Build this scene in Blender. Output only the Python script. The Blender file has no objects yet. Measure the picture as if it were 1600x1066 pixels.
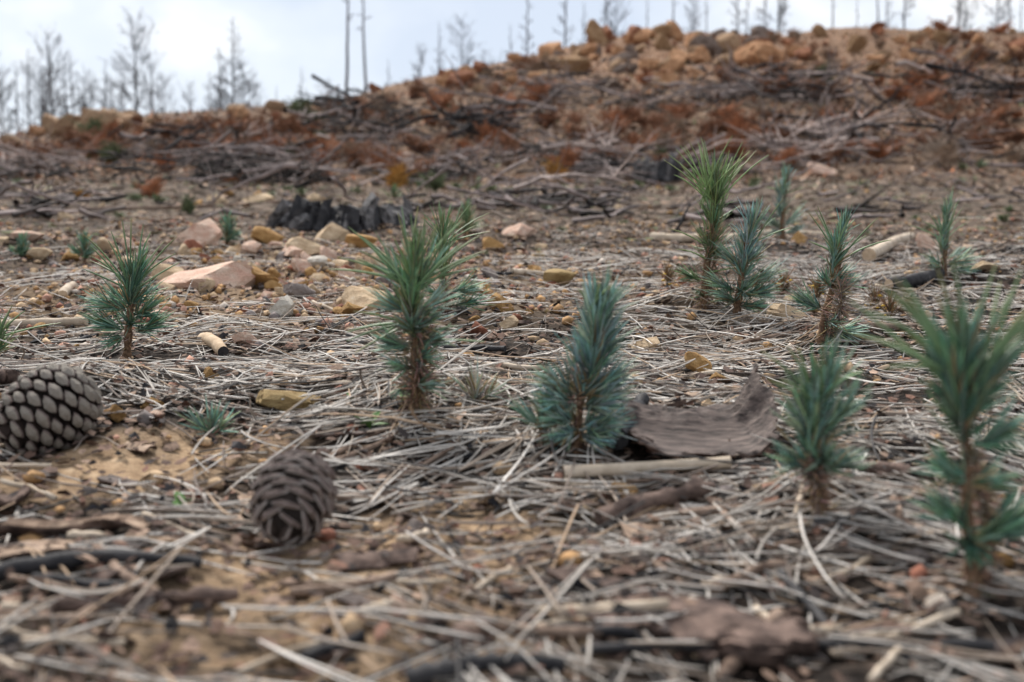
import bpy, math
import numpy as np
from mathutils import Vector, Matrix, Quaternion

# ------------------------------------------------------------------ camera, world, sun, exposure
scene = bpy.context.scene
COL = scene.collection
R = math.radians
W, Hh, F = 1600.0, 1066.0, 1700.0
CAMH, PITCH = 0.22, R(4.5)
cam_data = bpy.data.cameras.new('camera')
cam = bpy.data.objects.new('camera', cam_data)
COL.objects.link(cam)
cam.location = (0, 0, CAMH)
cam.rotation_euler = (R(90) - PITCH, 0, 0)
cam_data.sensor_width = 36.0
cam_data.lens = 36.0 * F / W
cam_data.clip_start, cam_data.clip_end = 0.02, 2000
cam_data.dof.use_dof = True
cam_data.dof.focus_distance = 1.22
cam_data.dof.aperture_fstop = 6.2
scene.camera = cam

SUN_EL, SUN_AZ = R(52), R(-25)      # azimuth measured from +Y towards +X
world = bpy.data.worlds.new('World')
scene.world = world
world.use_nodes = True
nt = world.node_tree
nt.nodes.clear()
wo = nt.nodes.new('ShaderNodeOutputWorld')
bg = nt.nodes.new('ShaderNodeBackground')
bg2 = nt.nodes.new('ShaderNodeBackground')
mix = nt.nodes.new('ShaderNodeMixShader')
sky = nt.nodes.new('ShaderNodeTexSky')
sky.sky_type = 'NISHITA'
sky.sun_disc = False
sky.sun_elevation = SUN_EL
sky.sun_rotation = SUN_AZ
bg.inputs['Strength'].default_value = 0.06
nt.links.new(sky.outputs[0], bg.inputs['Color'])
tc = nt.nodes.new('ShaderNodeTexCoord')
mp = nt.nodes.new('ShaderNodeMapping')
mp.inputs['Location'].default_value = (3.3, 1.2, 0.4)
mp.inputs['Scale'].default_value = (1.0, 1.0, 1.6)
nt.links.new(tc.outputs['Generated'], mp.inputs['Vector'])
cn = nt.nodes.new('ShaderNodeTexNoise')
cn.inputs['Scale'].default_value = 2.6
cn.inputs['Detail'].default_value = 5
cn.inputs['Roughness'].default_value = 0.5
nt.links.new(mp.outputs[0], cn.inputs['Vector'])
cr = nt.nodes.new('ShaderNodeValToRGB')
cr.color_ramp.elements[0].position = 0.40
cr.color_ramp.elements[0].color = (0.62, 0.68, 0.78, 1)
cr.color_ramp.elements[1].position = 0.60
cr.color_ramp.elements[1].color = (1.12, 1.08, 1.03, 1)
e = cr.color_ramp.elements.new(0.5)
e.color = (0.76, 0.80, 0.86, 1)
nt.links.new(cn.outputs['Fac'], cr.inputs['Fac'])
nt.links.new(cr.outputs['Color'], bg2.inputs['Color'])
bg2.inputs['Strength'].default_value = 0.33
mix.inputs['Fac'].default_value = 0.88
nt.links.new(bg.outputs[0], mix.inputs[1])
nt.links.new(bg2.outputs[0], mix.inputs[2])
nt.links.new(mix.outputs[0], wo.inputs['Surface'])

sd = bpy.data.lights.new('sun', 'SUN')
sd.energy = 1.5
sd.angle = R(10)
sd.color = (1.0, 0.95, 0.88)
sun = bpy.data.objects.new('sun', sd)
COL.objects.link(sun)
sdir = Vector((math.sin(SUN_AZ) * math.cos(SUN_EL), math.cos(SUN_AZ) * math.cos(SUN_EL), math.sin(SUN_EL)))
sun.rotation_euler = sdir.to_track_quat('Z', 'Y').to_euler()

vs = scene.view_settings
vs.view_transform = 'Standard'
vs.look = 'None'
vs.exposure = 1.78
vs.gamma = 1.0
vs.use_curve_mapping = False
scene.cycles.max_bounces = 5
scene.cycles.diffuse_bounces = 3
scene.cycles.use_denoising = True

rng = np.random.default_rng(11)

# ------------------------------------------------------------------ noise and terrain height
def _hash(ix, iy, seed):
    h = (ix.astype(np.int64) * 374761393 + iy.astype(np.int64) * 668265263 + seed * 1442695041) & 0xFFFFFFFF
    h = ((h ^ (h >> 13)) * 1274126177) & 0xFFFFFFFF
    h = h ^ (h >> 16)
    return (h & 0xFFFFFF) / float(0xFFFFFF)

def vnoise(x, y, seed=0):
    x = np.asarray(x, float); y = np.asarray(y, float)
    ix = np.floor(x); iy = np.floor(y)
    fx = x - ix; fy = y - iy
    fx = fx * fx * (3 - 2 * fx); fy = fy * fy * (3 - 2 * fy)
    a = _hash(ix, iy, seed); b = _hash(ix + 1, iy, seed)
    c = _hash(ix, iy + 1, seed); d = _hash(ix + 1, iy + 1, seed)
    return (a + (b - a) * fx) * (1 - fy) + (c + (d - c) * fx) * fy

def fbm(x, y, seed=0, octs=3):
    s = 0.0; a = 0.5
    for o in range(octs):
        s = s + a * (vnoise(x * 2 ** o + o * 7.3, y * 2 ** o - o * 3.1, seed + o) - 0.5)
        a *= 0.5
    return s * 1.6

SK_U = np.array([-1200, -300, 0, 60, 150, 300, 400, 480, 560, 700, 800, 860, 905, 950, 1050, 1200, 1300, 1450, 1600, 2400, 3600.])
SK_V = np.array([340, 262, 224, 208, 193, 180, 166, 158, 145, 116, 98, 84, 70, 58, 52, 54, 50, 46, 44, 40, 80.])
YC_V = np.array([15, 15, 16, 16.5, 17.5, 19, 20, 21, 22, 24, 26, 27, 27.5, 28, 29, 30, 30, 30, 30, 30, 30.])

def tan_el(v):
    return np.tan(np.arctan((533 - v) / F) - PITCH)

def sstep(a, b, x):
    t = np.clip((x - a) / (b - a), 0, 1)
    return t * t * (3 - 2 * t)

MOUNDS = []          # (x, y, radius, height), filled below

def H0(x, y):
    x = np.asarray(x, float); y = np.asarray(y, float)
    col = 800 + F * x / np.maximum(y, 2.0) * 0.99
    te = tan_el(np.interp(col, SK_U, SK_V))
    yc = np.interp(col, SK_U, YC_V)
    z = 0.091 * y
    y0 = 8.0
    t = np.clip((y - y0) / (yc - y0), 0, 1)
    zc = CAMH + yc * te
    hill = z * 0 + 0.091 * y0 + (0.091 * (yc - y0)) * t + (zc - 0.091 * yc) * t ** 1.15
    z = np.where(y > y0, hill, z)
    far = zc + (te - 0.028) * (np.minimum(y, 260) - yc)
    z = np.where(y > yc, far, z)
    return z

def H(x, y):
    x = np.asarray(x, float); y = np.asarray(y, float)
    z = H0(x, y)
    n = 0.036 * fbm(x * 3.1, y * 3.1, 1, 3) + 0.018 * fbm(x * 13, y * 13, 5, 3)
    n = n + 0.10 * fbm(x * 0.9, y * 0.9, 9, 3) * sstep(2.6, 7, y)
    n = n + 0.24 * fbm(x * 0.33, y * 0.33, 14, 3) * sstep(8, 16, y)
    n = n * sstep(400, 60, y)
    z = z + n
    for (mx, my, r, h) in MOUNDS:
        z = z + h * np.exp(-((x - mx) ** 2 + (y - my) ** 2) / (r * r))
    return z

CP, SP = math.cos(PITCH), math.sin(PITCH)
TS = np.geomspace(0.25, 320, 2600)

def P(u, v):
    """pixel of the photograph -> point where that sight line meets the ground, and metres per pixel there"""
    a, b = (u - 800) / F, (533 - v) / F
    d = np.array([a, b * SP + CP, b * CP - SP])
    pts = TS[:, None] * d[None, :] + np.array([0, 0, CAMH])
    diff = pts[:, 2] - H(pts[:, 0], pts[:, 1])
    idx = np.argmax(diff < 0)
    if diff[idx] >= 0:
        idx = len(TS) - 1
    i0 = max(idx - 1, 0)
    w = diff[i0] / max(diff[i0] - diff[idx], 1e-9)
    t = TS[i0] + (TS[idx] - TS[i0]) * w
    p = d * t + np.array([0, 0, CAMH])
    p[2] = float(H(p[0], p[1]))
    return p, t / F

def proj(p):
    q = np.asarray(p, float) - np.array([0, 0, CAMH])
    t = q[..., 1] * CP - q[..., 2] * SP
    up = q[..., 1] * SP + q[..., 2] * CP
    return 800 + F * q[..., 0] / t, 533 - F * up / t

for (u, v, r, h) in [(200, 570, .05, .012), (640, 655, .055, .022), (1110, 490, .09, .02), (1285, 535, .05, .015),
                     (905, 700, .05, .010), (1280, 810, .04, .008), (1480, 430, .07, .02)]:
    pp, s = P(u, v)
    MOUNDS.append((pp[0], pp[1] + 0.01, r, h))

# ------------------------------------------------------------------ helpers: meshes
def mesh(name, V, F4, tint=None, smooth=True, mats=()):
    """V (n,3); F4 (m,4) quads or (m,3) triangles or a list of both arrays"""
    me = bpy.data.meshes.new(name)
    V = np.asarray(V, np.float32)
    Fs = F4 if isinstance(F4, list) else [F4]
    Fs = [np.asarray(f, np.int32) for f in Fs if len(f)]
    loops = np.concatenate([f.ravel() for f in Fs])
    tot = np.concatenate([np.full(len(f), f.shape[1], np.int32) for f in Fs])
    start = np.concatenate([[0], np.cumsum(tot)[:-1]]).astype(np.int32)
    me.vertices.add(len(V)); me.vertices.foreach_set('co', V.ravel())
    me.loops.add(len(loops)); me.loops.foreach_set('vertex_index', loops)
    me.polygons.add(len(tot)); me.polygons.foreach_set('loop_start', start)
    me.polygons.foreach_set('loop_total', tot)
    if tint is not None:
        at = me.attributes.new('tint', 'FLOAT_COLOR', 'POINT')
        c = np.ones((len(V), 4), np.float32); c[:, :3] = tint
        at.data.foreach_set('color', c.ravel())
    me.update(calc_edges=True)
    me.polygons.foreach_set('use_smooth', np.full(len(tot), smooth, bool))
    for m in mats:
        me.materials.append(m)
    return me

def obj(name, me, parent=None, loc=(0, 0, 0), label=None, cat=None, group=None, kind=None):
    o = bpy.data.objects.new(name, me)
    COL.objects.link(o)
    o.location = loc
    if parent is not None:
        o.parent = parent
    if label: o['label'] = label
    if cat: o['category'] = cat
    if group: o['group'] = group
    if kind: o['kind'] = kind
    return o

def tubes(Pts, Rad, k=3, flat=1.0, cap=False, seedrot=None):
    """many tubes at once: Pts (N,S,3), Rad (N,S) -> V, quads"""
    Pts = np.asarray(Pts, float); Rad = np.asarray(Rad, float)
    N, S, _ = Pts.shape
    T = np.gradient(Pts, axis=1)
    T /= np.linalg.norm(T, axis=2, keepdims=True) + 1e-12
    ref = np.zeros_like(T); ref[..., 2] = 1.0
    vert = np.abs(T[..., 2]).mean(axis=1) > 0.8
    ref[vert] = (0, 1, 0)
    B1 = np.cross(T, ref); B1 /= np.linalg.norm(B1, axis=2, keepdims=True) + 1e-12
    B2 = np.cross(B1, T)
    ang = np.arange(k) * 2 * math.pi / k + math.pi / 2
    c, s = np.cos(ang), np.sin(ang)
    V = (Pts[:, :, None, :] + Rad[:, :, None, None] * (c[None, None, :, None] * B1[:, :, None, :]
         + flat * s[None, None, :, None] * B2[:, :, None, :]))
    V = V.reshape(-1, 3)
    n = np.arange(N)[:, None, None]; i = np.arange(S - 1)[None, :, None]; j = np.arange(k)[None, None, :]
    b = n * S * k + i * k
    j2 = (j + 1) % k
    Q = np.stack([b + j + 0 * b, b + j2 + 0 * b, b + k + j2, b + k + j], axis=-1).reshape(-1, 4)
    if cap:
        caps = []
        for m in range(N):
            o0 = m * S * k
            caps.append(np.arange(o0 + k - 1, o0 - 1, -1)); caps.append(np.arange(o0 + (S - 1) * k, o0 + S * k))
        return V, [Q, np.array(caps)]
    return V, Q

def rep(cols, per):
    return np.repeat(np.asarray(cols), per, axis=0)

def noise3(p, f, seed):
    """cheap 3d-ish noise from three 2d slices, -0.5..0.5"""
    return (fbm(p[:, 0] * f + 5, p[:, 1] * f, seed, 2) + fbm(p[:, 1] * f - 9, p[:, 2] * f, seed + 3, 2)
            + fbm(p[:, 2] * f + 2, p[:, 0] * f, seed + 6, 2)) / 1.8

# ------------------------------------------------------------------ helpers: materials
def mat(name, c1, c2, scale=20, rough=0.85, bump=0.3, tint=False, detail=4, c3=None, stretch=(1, 1, 1), spec=0.25, dist=0.002, p=(0.35, 0.65), coat=0):
    m = bpy.data.materials.new(name)
    m.use_nodes = True
    n = m.node_tree; n.nodes.clear()
    out = n.nodes.new('ShaderNodeOutputMaterial')
    b = n.nodes.new('ShaderNodeBsdfPrincipled')
    b.inputs['Roughness'].default_value = rough
    b.inputs['Specular IOR Level'].default_value = spec
    co = n.nodes.new('ShaderNodeTexCoord')
    mpn = n.nodes.new('ShaderNodeMapping'); mpn.inputs['Scale'].default_value = stretch
    n.links.new(co.outputs['Object'], mpn.inputs[0])
    oi = n.nodes.new('ShaderNodeObjectInfo')
    mul = n.nodes.new('ShaderNodeMath'); mul.operation = 'MULTIPLY'; mul.inputs[1].default_value = 7.0
    n.links.new(oi.outputs['Random'], mul.inputs[0])
    nz = n.nodes.new('ShaderNodeTexNoise'); nz.noise_dimensions = '4D'
    nz.inputs['Scale'].default_value = scale; nz.inputs['Detail'].default_value = detail
    nz.inputs['Roughness'].default_value = 0.62
    n.links.new(mpn.outputs[0], nz.inputs['Vector']); n.links.new(mul.outputs[0], nz.inputs['W'])
    rp = n.nodes.new('ShaderNodeValToRGB')
    rp.color_ramp.elements[0].position = p[0]; rp.color_ramp.elements[0].color = (*c1, 1)
    rp.color_ramp.elements[1].position = p[1]; rp.color_ramp.elements[1].color = (*c2, 1)
    if c3 is not None:
        el = rp.color_ramp.elements.new(min(p[1] + 0.12, 0.98)); el.color = (*c3, 1)
    n.links.new(nz.outputs['Fac'], rp.inputs['Fac'])
    src = rp.outputs['Color']
    hgt = nz.outputs['Fac']
    if detail >= 9:                                  # stone: grain, dark specks and pits
        n2 = n.nodes.new('ShaderNodeTexNoise'); n2.noise_dimensions = '4D'
        n2.inputs['Scale'].default_value = scale * 9; n2.inputs['Detail'].default_value = 6; n2.inputs['Roughness'].default_value = .7
        n.links.new(mpn.outputs[0], n2.inputs['Vector']); n.links.new(mul.outputs[0], n2.inputs['W'])
        r2 = n.nodes.new('ShaderNodeValToRGB')
        r2.color_ramp.elements[0].position = .33; r2.color_ramp.elements[0].color = (.34, .31, .30, 1)
        r2.color_ramp.elements[1].position = .56; r2.color_ramp.elements[1].color = (1.05, 1.05, 1.05, 1)
        n.links.new(n2.outputs['Fac'], r2.inputs['Fac'])
        m2 = n.nodes.new('ShaderNodeMix'); m2.data_type = 'RGBA'; m2.blend_type = 'MULTIPLY'; m2.inputs['Factor'].default_value = .55
        n.links.new(src, m2.inputs[6]); n.links.new(r2.outputs['Color'], m2.inputs[7]); src = m2.outputs[2]
        ad = n.nodes.new('ShaderNodeMath'); ad.operation = 'ADD'
        n.links.new(nz.outputs['Fac'], ad.inputs[0]); n.links.new(n2.outputs['Fac'], ad.inputs[1]); hgt = ad.outputs[0]
    if tint:
        at = n.nodes.new('ShaderNodeAttribute'); at.attribute_name = 'tint'
        mx = n.nodes.new('ShaderNodeMix'); mx.data_type = 'RGBA'; mx.blend_type = 'MULTIPLY'
        mx.inputs['Factor'].default_value = 1.0
        n.links.new(src, mx.inputs[6]); n.links.new(at.outputs['Color'], mx.inputs[7])
        src = mx.outputs[2]
    n.links.new(src, b.inputs['Base Color'])
    if bump:
        bp = n.nodes.new('ShaderNodeBump'); bp.inputs['Strength'].default_value = bump; bp.inputs['Distance'].default_value = dist
        n.links.new(hgt, bp.inputs['Height']); n.links.new(bp.outputs[0], b.inputs['Normal'])
    n.links.new(b.outputs[0], out.inputs['Surface'])
    return m

M_NEEDLE = mat('dry_needle', (.80, .78, .76), (1.08, 1.07, 1.06), 60, 0.7, 0, True, 2, spec=0.3)
M_TINT = mat('litter_bits', (.55, .53, .52), (1.05, 1.0, 1.0), 180, 0.9, 0.3, True, 3)
M_GREEN = mat('fresh_needle', (.8, .8, .8), (1.1, 1.1, 1.1), 40, 0.5, 0, True, 2, spec=0.35)
M_STEM = mat('seedling_stem', (.06, .036, .022), (.23, .14, .085), 260, 0.9, 0.8, False, 4)
M_DEADN = mat('dead_seedling_needle', (.8, .8, .8), (1.1, 1.1, 1.1), 90, 0.85, 0, True, 2)
STONES = {
    'ochre': mat('stone_ochre', (.30, .16, .055), (.50, .31, .13), 2.6, 0.9, 0.9, False, 9, c3=(.58, .42, .24)),
    'tan': mat('stone_tan', (.44, .31, .19), (.64, .50, .34), 2.6, 0.9, 0.9, False, 9, c3=(.70, .61, .48)),
    'pink': mat('stone_pink', (.52, .31, .23), (.68, .53, .42), 2.6, 0.9, 0.9, False, 9, c3=(.64, .52, .40)),
    'red': mat('stone_red', (.22, .075, .045), (.36, .16, .10), 2.6, 0.9, 0.9, False, 9, c3=(.42, .26, .19)),
    'grey': mat('stone_grey', (.16, .13, .12), (.30, .26, .24), 2.6, 0.9, 0.9, False, 9),
    'white': mat('stone_white', (.42, .37, .30), (.66, .62, .55), 2.6, 0.85, 0.9, False, 9),
    'olive': mat('stone_olive', (.26, .17, .07), (.42, .31, .15), 2.6, 0.9, 0.9, False, 9),
}
BOULDERS = {
    'tan': mat('boulder_tan', (.27, .15, .075), (.46, .30, .17), 2.6, 0.95, 0.9, False, 9, c3=(.52, .40, .28), dist=.05),
    'grey': mat('boulder_grey', (.15, .11, .09), (.32, .25, .21), 2.6, 0.95, 0.9, False, 9, c3=(.42, .36, .31), dist=.05),
    'orange': mat('boulder_orange', (.40, .19, .09), (.70, .41, .23), 2.6, 0.95, 0.9, False, 9, c3=(.70, .47, .30), dist=.05),
    'rust': mat('boulder_rust', (.20, .075, .04), (.38, .17, .09), 2.6, 0.95, 0.9, False, 9, c3=(.46, .28, .18), dist=.05),
    'pale': mat('boulder_pale', (.36, .21, .12), (.55, .39, .25), 2.6, 0.95, 0.9, False, 9, c3=(.60, .48, .36), dist=.05),
}
M_CHAR = mat('charcoal', (.012, .012, .015), (.05, .048, .05), 60, 0.7, 0.9, False, 5, c3=(.12, .11, .11), dist=.004)
M_CHARBR = mat('scorched_branch', (.055, .048, .048), (.19, .16, .15), 6, 0.9, 0.6, True, 5, dist=.01)
M_PALEWOOD = mat('bleached_wood', (.34, .27, .20), (.58, .49, .39), 40, 0.8, 0.5, False, 4, stretch=(1, 1, 1), c3=(.62, .55, .47))
M_TWIG = mat('twig_bark', (.10, .065, .048), (.30, .22, .17), 90, 0.9, 0.7, False, 4)
M_ENDGRAIN = mat('end_grain', (.40, .29, .19), (.60, .46, .32), 90, 0.85, 0.4)
M_BARK = mat('pine_bark', (.028, .018, .016), (.20, .14, .115), 75, 0.9, 1.0, False, 5, c3=(.29, .21, .17), dist=.004)
M_BARKIN = mat('bark_inside', (.026, .020, .019), (.140, .108, .096), 38, 0.75, 1.0, False, 6, stretch=(1, 7, 7), c3=(.24, .19, .165), dist=.002, p=(.36, .60))
M_CONE_GREY = mat('cone_scale_grey', (.20, .17, .14), (.48, .44, .385), 150, 0.85, 0.8, False, 6, c3=(.60, .57, .51))
M_CONE_BROWN = mat('cone_scale_brown', (.09, .062, .055), (.27, .215, .195), 110, 0.7, 0.6, False, 5, c3=(.42, .35, .31))
M_CORE = mat('cone_core', (.012, .009, .008), (.03, .022, .018), 60, 0.9, 0.3)
M_CORE2 = mat('cone_scale_inner', (.018, .012, .010), (.05, .034, .028), 60, 0.9, 0.3)
M_CONE_IN = mat('cone_scale_shaft', (.022, .016, .014), (.085, .062, .054), 110, 0.85, 0.4)
M_CONE_RIM = mat('cone_scale_rim', (.22, .18, .16), (.52, .47, .43), 120, 0.85, 0.4)
M_TREE = mat('burnt_trunk', (.040, .040, .046), (.13, .125, .135), 3, 0.95, 0.4)
M_BRACKEN = mat('dead_bracken', (.75, .7, .7), (1.15, 1.1, 1.1), 9, 0.9, 0, True, 3)
M_LEAF = mat('weed_leaf', (.06, .15, .03), (.11, .24, .05), 60, 0.45, 0.2, spec=0.4)
M_YELLOW = mat('yellow_petal', (.50, .30, .02), (.62, .40, .04), 60, 0.6, 0)

def ground_material():
    m = bpy.data.materials.new('burnt_soil'); m.use_nodes = True
    n = m.node_tree; n.nodes.clear(); L = n.links.new
    out = n.nodes.new('ShaderNodeOutputMaterial'); b = n.nodes.new('ShaderNodeBsdfPrincipled')
    b.inputs['Roughness'].default_value = 0.95; b.inputs['Specular IOR Level'].default_value = 0.15
    g = n.nodes.new('ShaderNodeNewGeometry')
    def noise(s, d=5, w=0.0):
        x = n.nodes.new('ShaderNodeTexNoise'); x.noise_dimensions = '4D'; x.inputs['Scale'].default_value = s
        x.inputs['Detail'].default_value = d; x.inputs['W'].default_value = w; x.inputs['Roughness'].default_value = .62
        L(g.outputs['Position'], x.inputs['Vector']); return x
    def ramp(src, stops):
        r = n.nodes.new('ShaderNodeValToRGB'); el = r.color_ramp.elements
        el[0].position, el[0].color = stops[0][0], (*stops[0][1], 1)
        el[1].position, el[1].color = stops[-1][0], (*stops[-1][1], 1)
        for p_, c_ in stops[1:-1]:
            q = el.new(p_); q.color = (*c_, 1)
        L(src, r.inputs['Fac']); return r.outputs['Color']
    def mixc(f, a, c):
        x = n.nodes.new('ShaderNodeMix'); x.data_type = 'RGBA'
        L(f, x.inputs[0]); L(a, x.inputs[6]); L(c, x.inputs[7]); return x.outputs[2]
    def attr(name):
        a = n.nodes.new('ShaderNodeAttribute'); a.attribute_name = name; return a.outputs['Fac']
    fine = noise(95, 6); mid = noise(9, 5, 2.0); big = noise(0.9, 5, 4.0)
    humus = ramp(fine.outputs['Fac'], [(.3, (.008, .007, .006)), (.5, (.030, .023, .019)), (.70, (.10, .074, .057))])
    sand = ramp(fine.outputs['Fac'], [(.3, (.23, .15, .09)), (.55, (.42, .295, .185)), (.75, (.54, .41, .28))])
    dm = n.nodes.new('ShaderNodeMath'); dm.operation = 'MULTIPLY_ADD'; dm.inputs[1].default_value = .5; L(noise(38, 5, 7.0).outputs['Fac'], dm.inputs[0])
    hm = n.nodes.new('ShaderNodeMath'); hm.operation = 'MULTIPLY'; hm.inputs[1].default_value = .5; L(mid.outputs['Fac'], hm.inputs[0]); L(hm.outputs[0], dm.inputs[2])
    dirt = ramp(dm.outputs[0], [(.36, (.032, .025, .021)), (.48, (.105, .080, .062)), (.62, (.20, .155, .12))])
    hill = ramp(mid.outputs['Fac'], [(.3, (.040, .030, .025)), (.5, (.135, .085, .055)), (.72, (.26, .165, .10))])
    orange = ramp(mid.outputs['Fac'], [(.3, (.10, .062, .045)), (.55, (.27, .15, .085)), (.8, (.42, .28, .18))])
    c = mixc(attr('sand'), humus, sand)
    c = mixc(attr('dirt'), c, dirt)
    c = mixc(attr('hill'), c, hill)
    c = mixc(attr('orange'), c, orange)
    L(c, b.inputs['Base Color'])
    ad = n.nodes.new('ShaderNodeMath'); ad.operation = 'ADD'
    L(fine.outputs['Fac'], ad.inputs[0]); L(noise(420, 3).outputs['Fac'], ad.inputs[1])
    bp = n.nodes.new('ShaderNodeBump'); bp.inputs['Strength'].default_value = .8; bp.inputs['Distance'].default_value = .004
    L(ad.outputs[0], bp.inputs['Height']); L(bp.outputs[0], b.inputs['Normal'])
    L(b.outputs[0], out.inputs['Surface'])
    return m

# ------------------------------------------------------------------ soil zones (world positions)
SAND = []
for (u, v, r, k) in [(540, 880, .075, 1), (600, 960, .06, .9), (480, 960, .05, .8), (120, 735, .07, .8), (300, 715, .06, .7),
                     (700, 780, .035, .6), (250, 1000, .04, .7), (760, 860, .05, .7), (420, 1040, .05, .6), (660, 830, .05, .8), (1010, 790, .03, .5), (700, 1000, .05, .6)]:
    p, s = P(u, v); SAND.append((p[0], p[1], r, k))

def sandmask(x, y):
    s = np.zeros_like(np.asarray(x, float))
    for (a, b, r, k) in SAND:
        s = np.maximum(s, k * np.exp(-(((x - a) / (1.3 * r)) ** 2 + ((y - b) / (.75 * r)) ** 2) ** 1.5))
    return np.clip(s * (1.25 + 1.6 * fbm(x * 22, y * 22, 31, 3)), 0, 1)

# stony strip between the seedlings and the stump
_a, _ = P(560, 440); _b, _ = P(420, 480)
def stonymask(x, y):
    q = np.exp(-(((x - _a[0] + .10) / .55) ** 2 + ((y - _a[1]) / .75) ** 2))
    return np.clip(q * 1.3 + 0.5 * fbm(x * 3, y * 3, 77, 2), 0, 1)

EDGE = 2.75      # where the needle litter ends
def edge_y(x):
    return EDGE + 0.5 * fbm(x * 1.3, x * 0.4 + 3, 41, 3) + 0.18 * np.clip(x, -1.5, 1.5) - 0.15

# ------------------------------------------------------------------ ground sheet
def build_ground():
    us = np.concatenate([-np.geomspace(4, .85, 26)[:-1], np.linspace(-.85, .85, 360), np.geomspace(.85, 4, 26)[1:]])
    ys = np.concatenate([np.linspace(-.55, .2, 20)[:-1], np.geomspace(.8, 3.6, 330)[:-1] - .6, np.geomspace(3.6, 36, 190)[:-1] - .6, np.geomspace(36, 1200, 60) - .6])
    U, Y = np.meshgrid(us, ys)
    X = U * (Y + .6)
    Z = H(X, Y)
    V = np.stack([X, Y, Z], -1).reshape(-1, 3)
    nr, nc = U.shape
    i, j = np.meshgrid(np.arange(nr - 1), np.arange(nc - 1), indexing='ij')
    a = (i * nc + j).ravel()
    Q = np.stack([a, a + 1, a + nc + 1, a + nc], -1)
    me = mesh('ground', V, Q, mats=[ground_material()])
    x, y = V[:, 0], V[:, 1]
    col = 800 + F * x / np.maximum(y, .3)
    st = stonymask(x, y)
    vals = {
        'sand': np.clip(sandmask(x, y) + .55 * st * sstep(1.2, 1.6, y), 0, 1),
        'dirt': sstep(-.15, .35, y - edge_y(x) + .5 * fbm(x * 4, y * 4, 3, 2)),
        'hill': sstep(6.5, 10, y + 3 * fbm(x * .5, y * .5, 21, 3)),
        'orange': np.clip(sstep(14, 22, y + 7 * fbm(x * .4, y * .4, 25, 3)) * sstep(300, 900, col) * (.45 + .55 * sstep(1500, 1150, col)) * .6, 0, 1),
    }
    for k_, a_ in vals.items():
        at = me.attributes.new(k_, 'FLOAT', 'POINT'); at.data.foreach_set('value', np.asarray(a_, np.float32))
    obj('ground', me, label='burnt hillside soil strewn with litter', kind='structure')
build_ground()

# ------------------------------------------------------------------ burnt trees on the skyline
def tree_mesh(kind, seed):
    r = np.random.default_rng(seed)
    S = 14
    t = np.linspace(0, 1, S)
    wob = np.cumsum(r.normal(0, .004, (S, 2)), axis=0)
    trunk = np.stack([wob[:, 0], wob[:, 1], t], -1)
    tr = (.0105 * (1 - t) ** .8 + .0016)
    V, Q = tubes(trunk[None], tr[None], 7)
    tm = mesh('trunk', V, Q, mats=[M_TREE])
    lim, rad = [], []
    def branch(p0, d, L, r0, lvl, curve):
        q = 6
        tt = np.linspace(0, 1, q)
        bend = np.array([0, 0, curve]) * L
        pts = p0 + d[None] * (L * tt)[:, None] + bend[None] * (tt ** 2)[:, None] + np.cumsum(r.normal(0, .012 * L, (q, 3)), axis=0) * (tt[:, None] > 0)
        lim.append(pts); rad.append(r0 * (1 - .8 * tt))
        if lvl > 0:
            nsub = int(r.integers(4, 8))
            for _ in range(nsub):
                k_ = r.uniform(.3, .95)
                pp = pts[min(int(k_ * (q - 1)), q - 1)]
                dd = d + r.normal(0, .55, 3); dd[2] += .25; dd /= np.linalg.norm(dd)
                branch(pp, dd, L * r.uniform(.25, .5), r0 * .62, lvl - 1, curve * .7)
    n, lo, hi, spread, up, curve = {'oval': (30, .18, .97, .30, .75, .10), 'cone': (44, .10, .98, .26, .30, .14),
                                    'pole': (9, .5, .98, .10, .3, -.05), 'sparse': (18, .25, .98, .17, .6, .1)}[kind]
    for i in range(n):
        h = lo + (hi - lo) * (i + r.uniform(0, 1)) / n
        az = r.uniform(0, 2 * math.pi)
        if kind == 'oval':
            L = spread * math.sin(math.pi * min(max((h - .08) / .98, .05), 1)) ** .6 * r.uniform(.6, 1.15)
        else:
            L = spread * (1.05 - h) * r.uniform(.55, 1.2) + .02
        el = up + r.normal(0, .18)
        d = np.array([math.cos(az) * math.cos(el), math.sin(az) * math.cos(el), math.sin(el)])
        k_ = h * (S - 1); i0 = int(k_); f_ = k_ - i0
        p0 = trunk[i0] * (1 - f_) + trunk[min(i0 + 1, S - 1)] * f_
        branch(p0, d, L, .0052 * (1.25 - h), 2 if kind != 'pole' else 1, curve)
    V, Q = tubes(np.array(lim), np.array(rad), 3)
    cm = mesh('crown', V, Q, mats=[M_TREE])
    return tm, cm

TREES = {k_: [tree_mesh(k_, 40 + 7 * i + len(k_)) for i in range(3)] for k_ in ('oval', 'cone', 'pole', 'sparse')}
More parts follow.
